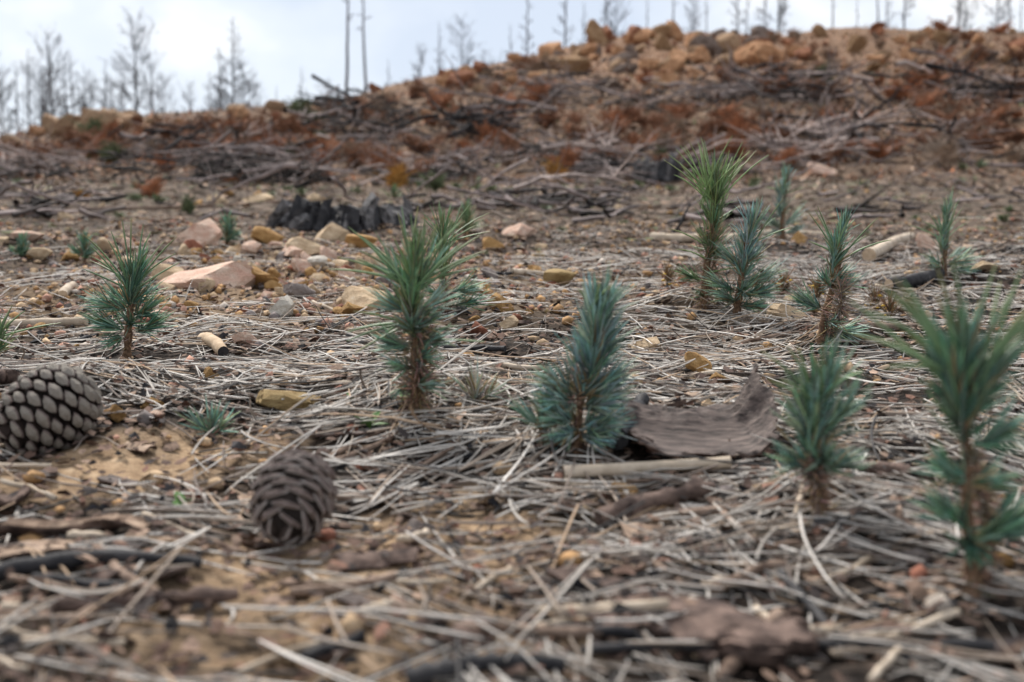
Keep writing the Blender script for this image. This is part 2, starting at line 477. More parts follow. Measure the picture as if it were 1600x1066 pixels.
# column of the trunk, row of the top, depth, kind, label
tree_list = [
    (18, 110, 84, 'oval'), (74, 92, 86, 'oval'), (84, 118, 90, 'oval'), (128, 84, 88, 'cone'), (152, 124, 92, 'oval'), (182, 120, 90, 'oval'), (262, 120, 90, 'oval'), (335, 112, 88, 'cone'), (388, 96, 90, 'oval'), (440, 134, 92, 'sparse'), (660, 70, 86, 'oval'),
    (-14, 72, 70, 'oval'), (38, 96, 78, 'sparse'), (55, 76, 75, 'sparse'), (97, 52, 72, 'oval'), (116, 98, 82, 'sparse'), (140, 108, 80, 'oval'),
    (172, 92, 78, 'sparse'), (196, 128, 84, 'oval'), (224, 24, 70, 'oval'), (244, 84, 74, 'oval'), (302, 132, 90, 'oval'), (352, 72, 76, 'cone'),
    (372, 26, 72, 'cone'), (404, 128, 82, 'oval'), (474, 104, 80, 'sparse'), (516, 124, 88, 'oval'),
    (547, -95, 46, 'pole'), (577, -70, 60, 'pole'), (612, 92, 90, 'sparse'), (685, 32, 66, 'sparse'), (724, 26, 64, 'oval'), (757, 78, 84, 'oval'),
    (798, 36, 64, 'sparse'), (822, -24, 62, 'sparse'), (882, -48, 62, 'sparse'), (908, 2, 74, 'sparse'), (946, -66, 66, 'sparse'), (962, -14, 80, 'oval'),
    (1006, -20, 82, 'pole'), (1046, -66, 66, 'pole'), (1078, -8, 80, 'oval'), (1100, -32, 72, 'pole'), (1146, -58, 66, 'sparse'), (1160, -20, 84, 'sparse'),
    (1188, -46, 70, 'sparse'), (1207, -66, 64, 'oval'), (1292, -62, 64, 'pole'), (1330, -20, 90, 'pole'), (1362, -80, 62, 'pole'), (1376, -36, 76, 'sparse'),
    (1401, -78, 62, 'sparse'), (1483, -74, 62, 'sparse'), (1494, -26, 80, 'oval'), (1545, -50, 64, 'oval'), (1562, -56, 68, 'sparse'), (1580, -32, 74, 'pole')]
TL = {
    'oval': 'burnt bare pine with rounded crown of ascending branches on the ridge',
    'cone': 'burnt bare pine with tapering crown of level branches behind the ridge',
    'pole': 'burnt pine pole trunk with few short branches on the ridge',
    'sparse': 'burnt thin pine with sparse upright branches on the ridge'}
for i, (u, vt, D, kd) in enumerate(tree_list):
    x = (u - 800) / F * D
    zb = float(H(x, D)) - .1
    a = (533 - vt) / F
    zt = CAMH + D * math.tan(math.atan(a) - PITCH)
    h = max(zt - zb, 3.0)
    t = obj('burnt_tree', None, loc=(x, D, zb), cat='tree', group='burnt pines along the ridge', label=TL[kd])
    if u == 547: t['label'] = 'tall black burnt pine trunk standing nearest on the ridge saddle, nearly bare'.replace('nearest on', 'alone on')
    if u == 577: t['label'] = 'tall pale thin burnt trunk just behind the black bare trunk'
    if u == 224: t['label'] = 'big burnt pine with dense oval crown between the pale ridge boulders'
    if u == 372: t['label'] = 'tallest burnt pine with conical crown of level branches behind the ridge'
    tm, cm = TREES[kd][i % 3]
    t.rotation_euler = (R(rng.normal(0, 1.0)), R(rng.normal(0, 1.0)), rng.uniform(0, 6.28))
    w = h * (1.0 if kd != 'pole' else .9)
    t.scale = (w, w, h)
    obj('trunk', tm, t); obj('crown', cm, t)

# ------------------------------------------------------------------ stones and boulders
def ico(sub):
    import bmesh
    bm = bmesh.new(); bmesh.ops.create_icosphere(bm, subdivisions=sub, radius=1.0)
    V = np.array([v.co[:] for v in bm.verts]); Fc = np.array([[v.index for v in f.verts] for f in bm.faces]); bm.free()
    return V, Fc
ICO1, ICO2, ICO3 = ico(1), ico(2), ico(3)

def stone_shape(base, seed, facets=9, rough=.20):
    V, Fc = base
    r = np.random.default_rng(seed)
    out = V.copy()
    for _ in range(facets):                       # planes cut the ball into a blocky, rounded stone
        n_ = r.normal(0, 1, 3); n_ /= np.linalg.norm(n_); d = r.uniform(.38, .80)
        k_ = out @ n_
        over = np.maximum(k_ - d, 0)
        out = out - n_[None] * (over * .97)[:, None]
    out *= 1 + rough * noise3(V, 1.6, seed)[:, None] + rough * .8 * noise3(V, 4.5, seed + 50)[:, None]
    out /= np.abs(out).max(axis=0)[None]
    return out, Fc

SM = {}
def stone_mesh(colour, var, big=False, lib=STONES, smooth=True):
    k_ = (colour, var, big, id(lib))
    if k_ not in SM:
        V, Fc = stone_shape(ICO3 if big else ICO2, var * 13 + 5, 15 if big else 11)
        SM[k_] = mesh('stone', V, Fc, mats=[lib[colour]], smooth=False)
    return SM[k_]

def put_stone(u, v, w, h, colour, label, name='stone', cat='stone', group=None, big=False, depth=None, tilt=12, lib=STONES, sink=.3, var=None):
    """v is the row of the stone's foot; w, h its size in pixels"""
    p, s = P(u, v)
    rx, rz = w * s / 2, h * s / 2
    ry = depth * s / 2 if depth else rx * rng.uniform(.6, .95)
    o = obj(name, stone_mesh(colour, int(rng.integers(0, 7)) if var is None else var, big, lib), label=label, cat=cat, group=group)
    o.scale = (rx, ry, rz / (1 - sink * .5))
    o.location = (p[0], p[1] + ry * .8, float(H(p[0], p[1] + ry * .8)) + rz * (.78 - sink * .7))
    o.rotation_euler = (R(rng.normal(0, tilt * .5)), R(rng.normal(0, tilt * .5)), rng.normal(0, .35))
    return o

EXCL = []
big_stones = [
    (338, 452, 205, 58, 'pink', 'long pink and cream slab of rock lying on the litter', 130, 0),
    (262, 446, 60, 34, 'tan', 'cream rounded stone against the end of the pink slab', 40, 1),
    (400, 452, 76, 36, 'ochre', 'ochre stone in front of the pink slab', 50, 2),
    (310, 385, 84, 52, 'pink', 'reddish pink rock behind the pink slab', 60, 3),
    (408, 383, 66, 27, 'ochre', 'flat ochre rock below the charred stump', 50, 4),
    (516, 382, 70, 42, 'tan', 'cream pink pointed rock against the foot of the charred stump', 50, 5),
    (470, 402, 80, 30, 'tan', 'low tan rock among rubble below the stump', 50, 6),
    (560, 392, 60, 24, 'ochre', 'ochre rubble stone beside the pointed rock', 40, 0),
    (572, 494, 110, 48, 'tan', 'large yellowish tan block of stone in the rubble strip', 70, 1),
    (545, 500, 60, 26, 'ochre', 'dark ochre stone under the yellowish tan block', 40, 2),
    (441, 499, 46, 34, 'white', 'white rounded stone beside the yellowish block', 40, 3),
    (462, 470, 60, 28, 'grey', 'grey flat stone behind the white rounded stone', 40, 4),
    (815, 376, 62, 26, 'pink', 'pink stone alone at the edge of the needle litter', 40, 5),
    (768, 392, 44, 22, 'ochre', 'ochre stone beside the seedling pair at litter edge', 30, 6),
    (874, 452, 62, 28, 'olive', 'olive yellow flat stone behind the blue seedling', 45, 0),
    (1096, 588, 52, 33, 'ochre', 'golden ochre lump of stone behind the curled bark', 42, 1),
    (1122, 604, 42, 18, 'ochre', 'small ochre stone beside the golden lump', 30, 2),
    (1016, 552, 72, 22, 'tan', 'pale tan pointed flat stone between two seedlings', 36, 3),
    (434, 650, 130, 36, 'olive', 'long flat ochre rock sunk in needles near the cones', 90, 4),
    (232, 645, 46, 22, 'ochre', 'small ochre stone behind the grey pine cone', 30, 5),
    (180, 662, 30, 26, 'ochre', 'ochre stone leaning at the side of the grey cone', 26, 6),
    (243, 662, 34, 14, 'pink', 'small orange pink stone beside the ochre ones', 24, 0),
    (980, 786, 52, 24, 'ochre', 'golden ochre stone under the bleached stick', 34, 1),
    (746, 530, 40, 26, 'red', 'dark red stone beside the seedling pair', 30, 2),
    (798, 518, 36, 22, 'tan', 'light tan nugget of stone beyond the dark red stone', 26, 3),
    (378, 545, 44, 24, 'pink', 'dull pink flat stone beside the broken stick stub', 30, 4),
    (495, 590, 34, 20, 'grey', 'brown grey stone in needles near the seedling mound', 26, 5),
    (1230, 498, 70, 26, 'tan', 'flat pale tan stone tilted beside the stemmed seedling', 50, 6),
    (1207, 505, 24, 18, 'tan', 'small tan stone against the tilted flat stone', 20, 0),
    (1290, 276, 56, 22, 'pink', 'pink boulder at the foot of the brushwood', 40, 1),
    (965, 335, 28, 16, 'tan', 'tan stone alone on the bare dirt', 22, 2),
    (405, 318, 58, 18, 'tan', 'pale flat boulder behind the charred stump', 40, 3),
    (335, 322, 40, 18, 'tan', 'pale boulder beside green shrub behind the stump', 30, 4),
    (490, 316, 44, 18, 'tan', 'pale boulder peeping over the charred stump', 30, 5),
    (98, 345, 30, 14, 'tan', 'pale stone on the dirt beyond the small seedlings', 22, 6),
    (35, 382, 60, 18, 'pink', 'dull pink low rock beyond the litter', 40, 0),
    (1455, 395, 44, 34, 'pink', 'pink upright stone by the log and seedling', 30, 1),
    (1540, 430, 60, 18, 'tan', 'tan flat stone behind the charred wood', 36, 2),
    (1250, 385, 36, 24, 'ochre', 'ochre stone at foot of the slender blue green seedling', 26, 3),
    (1560, 895, 60, 24, 'ochre', 'orange stone beside the foot of the tallest seedling', 40, 4),
    (1440, 895, 60, 30, 'grey', 'dark grey stone in the litter by the tallest seedling', 40, 5),
    (1455, 790, 60, 30, 'pink', 'pinkish stone half buried between the stocky and tallest seedlings', 44, 6),
]
for (u, v, w, h, c, lab, dp, var) in big_stones:
    o = put_stone(u, v, w, h, c, lab, name='rock' if w > 70 else 'stone', cat='rock' if w > 70 else 'stone', big=True, depth=dp, var=var, tilt=5)
    if lab.startswith('long pink'):
        o.data = mesh('slab', *stone_shape(ICO3, 70, 7, .26), mats=[STONES['pink']], smooth=False)
    o.location.z += .003
    EXCL.append((o.location.x, o.location.y - o.scale.y * .3, o.scale.x * .95))

small_label = {
    'ochre': 'small ochre stone scattered among the dry pine needles', 'tan': 'small tan stone scattered among the dry pine needles',
    'pink': 'small pink stone scattered among the dry pine needles', 'red': 'small dark red stone scattered among the dry needles',
    'grey': 'small grey stone scattered among the dry pine needles', 'white': 'small whitish stone scattered among the dry needles',
    'olive': 'small olive stone scattered among the dry pine needles'}
cnt = 0
names_c = list(small_label); wts = np.array([.30, .24, .12, .12, .10, .04, .08])
while cnt < 300:
    if cnt < 100:
        u, v = rng.normal(475, 150), rng.normal(418, 28)
    elif rng.random() < .62:
        u, v = rng.normal(560, 170), rng.normal(450, 45)
    else:
        u, v = rng.uniform(-30, 1630), rng.uniform(385, 800) if rng.random() < .8 else rng.uniform(800, 1060)
    if not (-40 < u < 1640 and 388 < v < 1080): continue
    p, s = P(u, v)
    w = rng.uniform(.007, .022) / s if rng.random() < .8 or v > 560 else rng.uniform(.02, .04) / s
    if v > 640: w *= .6
    if cnt < 100: w = rng.uniform(14, 44)
    c = names_c[rng.choice(7, p=wts if cnt >= 100 else [.22, .36, .22, .06, .05, .06, .03])]
    put_stone(u, v, w, w * rng.uniform(.45, .75), c, small_label[c] if cnt < 100 else small_label[c].replace('stone', 'pebble'), name='stone' if cnt < 100 else 'pebble', cat='stone' if cnt < 100 else 'pebble', group='rubble stones below the stump' if cnt < 100 else 'pebbles in the needle litter', tilt=40)
    cnt += 1
# stones on the bare dirt band
dl = {'tan': 'pale stone lying on the bare dirt beyond the litter', 'pink': 'pinkish stone lying on the bare dirt beyond the litter',
      'ochre': 'ochre stone lying on the bare dirt beyond the litter', 'grey': 'grey stone lying on the bare dirt beyond the litter'}
for i in range(110):
    u, v = rng.uniform(-20, 1620), rng.uniform(276, 382)
    c = list(dl)[rng.integers(0, 4)]
    w = rng.uniform(5, 19) * (1.7 if u < 600 and rng.random() < .4 else 1) * (.6 + .4 * (v - 280) / 100)
    put_stone(u, v, w, w * rng.uniform(.4, .65), c, dl[c], group='stones on the bare dirt', tilt=25)

# boulders on the hill top
bl = {'tan': 'tan boulder in the rock pile on the hill top', 'grey': 'grey brown boulder in the rock pile on the hill top', 'orange': 'orange boulder in the rock pile on the hill top', 'rust': 'rust brown boulder in the rock pile on the hill top',
      'pale': 'pale buff boulder on the burnt hillside'}
def boulders(n, us, vs_, size, cols, group, label=None, name='boulder'):
    for i in range(n):
        u = rng.uniform(*us); top = float(np.interp(u, SK_U, SK_V))
        c = cols[rng.integers(0, len(cols))]
        w = size[0] + (size[1] - size[0]) * rng.random() ** 1.7
        lo_ = max(vs_[0], top + 2 + w * .18)
        v = rng.uniform(lo_ - 6, max(vs_[1], lo_ + 4))
        while P(u, v)[0][1] > 34 and v < 300:
            v += 3
        put_stone(u, v, w, w * rng.uniform(.45, .75), c, label or bl[c], name=name, cat=name, group=group, tilt=38, lib=BOULDERS, big=w > 38, sink=.18)
boulders(84, (850, 1130), (46, 118), (11, 54), ['orange', 'orange', 'rust', 'tan', 'pale', 'grey'], 'orange boulders on the hill top')
boulders(84, (770, 1280), (70, 150), (9, 52), ['orange', 'orange', 'pale', 'rust', 'tan', 'grey'], 'orange boulders on the hill top')
boulders(96, (1130, 1610), (48, 128), (9, 48), ['orange', 'pale', 'tan', 'rust', 'grey'], 'orange boulders on the hill top')
boulders(16, (690, 880), (85, 145), (20, 52), ['orange', 'rust', 'pale'], 'orange boulders on the hill top')
boulders(18, (75, 240), (180, 206), (30, 66), ['pale'], 'pale boulders along the low ridge', 'pale boulder heaped on the low end of the ridge')
boulders(8, (310, 480), (166, 190), (22, 44), ['pale', 'pale', 'orange'], 'pale boulders along the low ridge', 'boulder along the sloping skyline of the ridge')
boulders(34, (0, 560), (190, 245), (14, 36), ['pale', 'orange', 'orange', 'rust'], 'boulders scattered on the lower slope', 'rock scattered among brushwood on the lower slope', 'rock')
boulders(70, (400, 1600), (112, 245), (9, 30), ['pale', 'orange', 'rust'], 'boulders scattered on the slope', 'rock scattered among bracken on the middle slope', 'rock')
o = put_stone(1190, 106, 92, 44, 'orange', 'large golden orange boulder with a dark overhang in the rock pile', name='boulder', cat='boulder', lib=BOULDERS, big=True)

# ------------------------------------------------------------------ brushwood windrows of scorched branches
def branch_mesh(seed, twigs=5, k=6):
    r = np.random.default_rng(seed)
    S = 9; t = np.linspace(0, 1, S)
    main = np.stack([t - .5, .06 * np.sin(t * 3 + r.uniform(0, 6)) + np.cumsum(r.normal(0, .014, S)), .05 * np.sin(t * 4 + r.uniform(0, 6)) + np.cumsum(r.normal(0, .012, S))], -1)
    Vs, Qs, off = [], [], 0
    V, Q = tubes(main[None], (.020 * (1 - .75 * t))[None], k); Vs.append(V); Qs.append(Q); off = len(V)
    ps, rs = [], []
    for _ in range(twigs):
        i0 = int(r.integers(2, S - 1)); L = r.uniform(.12, .4)
        d = np.array([r.uniform(.3, 1), r.normal(0, .6), r.uniform(-.1, .8)]); d /= np.linalg.norm(d)
        tt = np.linspace(0, 1, 5)
        ps.append(main[i0] + d * (L * tt)[:, None] + np.cumsum(r.normal(0, .012, (5, 3)), axis=0) * (tt[:, None] > 0)); rs.append(.008 * (1 - .7 * tt))
    if ps:
        V, Q = tubes(np.array(ps), np.array(rs), 4); Vs.append(V); Qs.append(Q + off)
    V = np.concatenate(Vs); return V, np.concatenate(Qs)

BRM = {}
for tone, tc_ in {'black': (.17, .17, .19), 'grey': (1.75, 1.68, 1.66), 'pale': (3.0, 2.85, 2.7)}.items():
    BRM[tone] = []
    for i in range(6):
        V, Q = branch_mesh(100 + i, [5, 3, 7, 4, 0, 6][i])
        BRM[tone].append(mesh('branch', V, Q, tint=np.tile(tc_, (len(V), 1)), mats=[M_CHARBR]))

# zone: u range, v range, count, tones, length m, height of the pile m, group, label
zones = [
    ((470, 790), (172, 216), 34, ['black', 'black', 'grey'], (.9, 2.2), .34, 'dark brushwood heap', 'branch in the dark brushwood heap on the middle slope'),  # charred branches; extra black ones stand in for the heap's shadows
    ((720, 850), (118, 134), 10, ['black', 'black'], (.9, 1.8), .2, 'black logs under the rock pile', 'black charred branch lying under the orange rock pile'),
    ((840, 1260), (138, 178), 34, ['black', 'grey', 'grey', 'pale'], (1., 2.4), .28, 'upper brushwood row', 'branch in the brushwood row below the orange boulders'),
    ((1240, 1600), (126, 196), 40, ['grey', 'black', 'black', 'pale'], (.9, 2.2), .40, 'brushwood hollow', 'branch in the dark brushwood hollow with pale upright limbs'),
    ((1180, 1560), (205, 262), 34, ['grey', 'grey', 'black', 'pale'], (.8, 1.9), .18, 'lower brushwood row', 'scorched branch in the low brushwood above the bare dirt'),
    ((560, 1180), (238, 284), 46, ['grey', 'black', 'grey', 'pale'], (.5, 1.4), .16, 'lower brushwood row', 'scorched branch in the low brushwood above the bare dirt'),
    ((90, 480), (236, 292), 44, ['grey', 'grey', 'black', 'black'], (.5, 1.4), .22, 'brushwood on the lower slope', 'scorched branch in the brushwood below the pale boulders'),
    ((200, 620), (188, 240), 22, ['grey', 'pale', 'black'], (.7, 1.6), .12, 'brushwood on the lower slope', 'scorched branch in the brushwood below the pale boulders'),
    ((0, 1600), (280, 350), 34, ['pale', 'grey', 'grey'], (.25, .8), .02, 'stray branches on the dirt', 'scorched stray branch lying on the bare dirt'),
    ((0, 95), (232, 300), 16, ['pale', 'grey', 'pale'], (.5, 1.2), .22, 'pale twisted branches', 'pale twisted branch at the low end of the slope'),
]
CLUMPS = []
def clump_pick(cl_, ur, vr):
    if rng.random() < .2:
        return rng.uniform(*ur), rng.uniform(*vr)
    c_ = cl_[rng.integers(0, len(cl_))]
    return c_[0] + rng.normal(0, 30), float(np.clip(c_[1] + rng.normal(0, 7), vr[0] - 4, vr[1] + 4))
for (ur, vr, n_, tones, Lr, ph, grp, lab) in zones:
    nc_ = max(3, int((ur[1] - ur[0]) / 75))
    cl_ = [(rng.uniform(*ur), rng.uniform(*vr)) for _ in range(nc_)]; CLUMPS.append(cl_)
    for i in range(n_):
        u, v = clump_pick(cl_, ur, vr)
        p, s = P(u, v)
        L = rng.uniform(*Lr) * .68
        tone = tones[rng.integers(0, len(tones))]
        o = obj('branch', BRM[tone][rng.integers(0, 6)], label=f'{tone} {lab}' if not lab.startswith(('black', 'pale', 'scorched')) else lab, cat='branch', group=grp)
        dz = .06 + ph * .8 * rng.random() ** 1.5
        o.location = (p[0], p[1], p[2] + .03 + dz)
        slope = .0
        o.rotation_euler = (rng.uniform(0, 6.28) if rng.random() < .3 else rng.normal(0, .5), rng.normal(-.02, .22), rng.normal(0, .75) + (math.pi if rng.random() < .5 else 0))
        th = rng.uniform(.7, 1.5)
        o.scale = (L, L * th * rng.uniform(.8, 1.2), L * th * .8)
# pale upright limbs in the hollow
def limb_mesh(seed):
    r = np.random.default_rng(seed); S = 10; t = np.linspace(0, 1, S)
    c = np.stack([.18 * np.sin(t * 2.6 + r.uniform(0, 6)) - .18 * math.sin(r.uniform(0, 6)) * 0, .08 * np.sin(t * 3), t], -1); c -= c[0]
    V, Q = tubes(c[None], (.034 * (1 - .7 * t) + .004)[None], 6)
    tt = np.linspace(0, 1, 5); d = np.array([.5, .1, .8])
    V2, Q2 = tubes((c[4] + d * (.35 * tt)[:, None])[None], (.016 * (1 - .7 * tt))[None], 5)
    return np.concatenate([V, V2]), np.concatenate([Q, Q2 + len(V)])
for i, (u, v, top, lean) in enumerate([(1285, 172, 118, .10), (1298, 172, 128, .18), (1330, 186, 140, .25), (1342, 190, 104, .12), (1352, 188, 140, .22), (1248, 178, 150, -.3)]):
    p, s = P(u, v); hh = (v - top) * s
    V, Q = limb_mesh(300 + i)
    o = obj('limb', mesh('limb', V, Q, tint=np.tile((2.1, 1.95, 1.85), (len(V), 1)), mats=[M_CHARBR]), loc=(p[0], p[1], p[2] - .05),
            label='pale bleached limb standing upright out of the brushwood hollow', cat='branch', group='upright pale limbs in the brushwood')
    o.scale = (hh, hh, hh); o.rotation_euler = (0, lean, rng.normal(0, .3))
for i, (u, v, top) in enumerate([(190, 290, 243), (222, 296, 245), (206, 292, 252)]):
    p, s = P(u, v); hh = (v - top) * s
    V, Q = limb_mesh(330 + i)
    o = obj('limb', mesh('limb', V, Q, tint=np.tile((.25, .25, .27), (len(V), 1)), mats=[M_CHARBR]), loc=(p[0], p[1], p[2] - .03),
            label='charred black upright limb in the brushwood on the lower slope', cat='branch', group='charred upright limbs')
    o.scale = (hh, hh, hh); o.rotation_euler = (0, [-.35, .15, -.1][i], rng.normal(0, .3))

# rest of the brushwood: uncountable twigs
def brush_stuff():
    ps, rs, cs = [], [], []
    for zi, (ur, vr, n_, tones, Lr, ph, grp, lab) in enumerate(zones):
        for i in range(n_ * 8):
            p, s = P(*clump_pick(CLUMPS[zi], ur, vr))
            L = rng.uniform(.2, .7) * Lr[1] / 2.4
            a = rng.normal(0, .9); d = np.array([math.cos(a), math.sin(a), rng.normal(.06, .18)])
            t = np.linspace(-.5, .5, 5)
            q = p + np.array([0, 0, .02 + ph * .55 * rng.random() ** 1.6]) + d * (t * L)[:, None] + np.cumsum(rng.normal(0, .025 * L, (5, 3)), axis=0)
            ps.append(q); rs.append(np.linspace(1, .4, 5) * rng.uniform(.005, .014))
            k_ = rng.choice([.16, .6, 1.5, 2.6], p=[.62, .18, .14, .06] if tones.count('black') >= 2 else [.34, .26, .27, .13]); cs.append((k_, k_ * .98, k_ * .98))  # dark zones get more black twigs: char, plus shadow put into the tint
    V, Q = tubes(np.array(ps), np.array(rs), 4)
    obj('brushwood', mesh('brushwood', V, Q, tint=rep(cs, 20), mats=[M_CHARBR]), label='fine scorched twigs filling the brushwood rows', cat='brushwood', kind='stuff')
brush_stuff()

# ------------------------------------------------------------------ bracken and green shrubs on the slope
def frond_plant(seed, nf, pal, upright=.6):
    r = np.random.default_rng(seed)
    ps, rs = [], []; V3, F3, C3 = [], [], []
    for f_ in range(nf):
        az = r.uniform(0, 6.28); el = r.uniform(.6, 1.3) * upright + .55
        t = np.linspace(0, 1, 8); L = r.uniform(.6, 1.05)
        d = np.array([math.cos(az) * math.cos(el), math.sin(az) * math.cos(el), math.sin(el)])
        c = d * (L * t)[:, None] + np.array([math.cos(az) * .25, math.sin(az) * .25, -.22]) * (t ** 2.2)[:, None] * L
        c[:, 2] = np.maximum(c[:, 2], .01)
        ps.append(c); rs.append(.009 * (1 - .7 * t))
        col = np.array(pal) * r.uniform(.6, 1.35)
        side = np.cross(d, (0, 0, 1)); side /= np.linalg.norm(side)
        for i in range(2, 8):
            for sgn in (-1, 1):
                for q in range(2):
                    b = c[i] - (c[i] - c[i - 1]) * r.random()
                    l = .30 * (1.1 - t[i]) * r.uniform(.5, 1.2) + .03
                    tip = b + side * sgn * l + d * l * .5 + r.normal(0, .045, 3) - np.array([0, 0, .05 * r.random()])
                    wv = d * l * .22
                    n0 = len(V3); V3 += [b - wv, b + wv, tip]; F3.append((n0, n0 + 1, n0 + 2)); C3 += [col * r.uniform(.7, 1.2)] * 3
    V, Q = tubes(np.array(ps), np.array(rs), 4)
    st = mesh('stalks', V, Q, tint=np.tile(np.array(pal) * .7, (len(V), 1)), mats=[M_BRACKEN])
    fr = mesh('fronds', np.array(V3), np.array(F3), tint=np.array(C3), smooth=False, mats=[M_BRACKEN])
    return st, fr
BRK = {'brown': [frond_plant(500 + i, 13, (.29, .165, .105)) for i in range(4)],
       'rust': [frond_plant(520 + i, 13, (.34, .165, .090)) for i in range(3)],
       'golden': [frond_plant(540 + i, 15, (.42, .24, .07), .8) for i in range(2)],
       'green': [frond_plant(560 + i, 16, (.13, .165, .085), .9) for i in range(3)],
       'grey': [frond_plant(580 + i, 13, (.28, .22, .165), .8) for i in range(2)]}
brl = {'brown': 'dead brown bracken plant among the brushwood', 'rust': 'dead rust red bracken plant among the brushwood',
       'golden': 'golden dead bracken plant at edge of the bare dirt', 'green': 'small grey green shrub sprouting on the burnt slope',
       'grey': 'dry grey brown shrub on the burnt slope'}
def plant(u, v, hpx, kind, label=None):
    p, s = P(u, v)
    t = obj('bracken' if kind in ('brown', 'rust', 'golden') else 'shrub', None, loc=(p[0], p[1], p[2] - .01), label=label or brl[kind],
            cat='bracken' if kind in ('brown', 'rust', 'golden') else 'shrub', group='plants on the burnt slope')
    st, fr = BRK[kind][rng.integers(0, len(BRK[kind]))]
    obj('stalk', st, t); obj('foliage', fr, t)
    k_ = hpx * s * 1.25
    t.scale = (k_ * rng.uniform(.9, 1.4), k_ * rng.uniform(.9, 1.4), k_); t.rotation_euler = (0, 0, rng.uniform(0, 6.28))
for (u, v, h, k_, lab) in [(870, 285, 42, 'golden', 'golden bracken clump before the brushwood at the dirt edge'), (620, 296, 46, 'golden', None), (640, 285, 60, 'brown', None), (600, 270, 48, 'rust', None),
        (680, 300, 38, 'green', 'dull green shrub beside brown bracken at the dirt edge'), (715, 250, 40, 'rust', None), (740, 248, 34, 'rust', None), (800, 240, 46, 'brown', None), (765, 225, 40, 'rust', None),
        (935, 235, 46, 'brown', None), (900, 222, 40, 'brown', None), (960, 215, 40, 'brown', None), (1000, 240, 44, 'rust', None), (1040, 235, 36, 'rust', None),
        (1110, 238, 44, 'rust', None), (1150, 248, 40, 'rust', 'rust bracken plant right above the tall green seedling'.replace('right above', 'just beyond')), (1225, 262, 44, 'rust', None), (1310, 250, 42, 'rust', None), (1190, 225, 40, 'rust', None),
        (1455, 235, 46, 'brown', None), (1480, 200, 44, 'brown', None), (1560, 190, 46, 'brown', None), (1540, 240, 46, 'brown', None), (1590, 230, 60, 'brown', None), (1470, 262, 70, 'grey', 'pale straw coloured dry shrub by the dark hollow log'),
        (830, 120, 40, 'brown', None), (850, 125, 34, 'brown', None), (455, 246, 28, 'green', 'grey green shrub beside the dark brushwood heap'), (295, 333, 36, 'green', 'grey green shrub behind the reddish pink rock'),
        (235, 308, 44, 'rust', None), (130, 312, 22, 'golden', None), (360, 290, 28, 'rust', None), (512, 280, 30, 'rust', None), (590, 255, 40, 'brown', None), (400, 218, 30, 'brown', None), (430, 212, 28, 'brown', None),
        (1430, 118, 36, 'grey', 'dark dry bush among boulders high on the slope'), (1590, 100, 40, 'brown', None), (1530, 96, 34, 'brown', None)]:
    plant(u, v, h, k_, lab)
for i in range(190):
    u = rng.uniform(0, 1600); v = rng.uniform(max(120, np.interp(u, SK_U, SK_V) + 25), 268)
    plant(u, v, rng.uniform(20, 50), ['brown', 'brown', 'rust', 'grey', 'rust', 'green'][rng.choice(6, p=[.3, .2, .22, .14, .1, .04])])

for i in range(30):
    u = rng.uniform(1120, 1610); v = np.interp(u, SK_U, SK_V) + rng.uniform(4, 46)
    while P(u, v)[0][1] > 34 and v < 300:
        v += 3
    plant(u, v, rng.uniform(14, 30), ['brown', 'rust', 'grey'][rng.integers(0, 3)])

def hill_litter():
    """dead fern and twig scraps on the hillside and dirt, too many to count"""
    N = 46000
    y = np.exp(rng.uniform(math.log(2.5), math.log(30), N))
    x = rng.uniform(-.62, .62, N) * y
    z = H(x, y) + .01
    col = 800 + F * x / y
    ok = y < np.interp(col, SK_U, YC_V) + 1
    x, y, z = x[ok], y[ok], z[ok]; N = len(x)
    L = rng.uniform(.03, .14, N) * np.clip(y / 12, .25, 1.2); az = rng.uniform(0, 6.28, N); el = rng.uniform(-.1, .9, N) * sstep(4, 10, y)
    d = np.stack([np.cos(az) * np.cos(el), np.sin(az) * np.cos(el), np.sin(el)], -1)
    sd_ = np.stack([-np.sin(az), np.cos(az), rng.normal(0, .3, N)], -1)
    b = np.stack([x, y, z], -1)
    V = np.stack([b - sd_ * (L * .16)[:, None], b + sd_ * (L * .16)[:, None], b + d * L[:, None]], 1).reshape(-1, 3)
    Fc = np.arange(3 * N).reshape(-1, 3)
    pal = np.array([(.20, .10, .055), (.26, .11, .05), (.15, .115, .09), (.06, .052, .05), (.28, .20, .14), (.34, .26, .19), (.10, .12, .06)])
    cidx = rng.choice(7, N, p=[.24, .16, .18, .16, .14, .08, .04])
    dirt_i = y < 8
    cidx[dirt_i] = rng.choice([2, 3, 4, 5, 2, 6], dirt_i.sum())
    pal = pal * 1.35
    c = pal[cidx] * rng.uniform(.6, 1.3, N)[:, None]
    obj('hillside_litter', mesh('hillside_litter', V, Fc, tint=rep(c, 3), smooth=False, mats=[M_BRACKEN]),
        label='dead fern scraps and twigs covering the burnt slope', cat='litter', kind='stuff')
hill_litter()

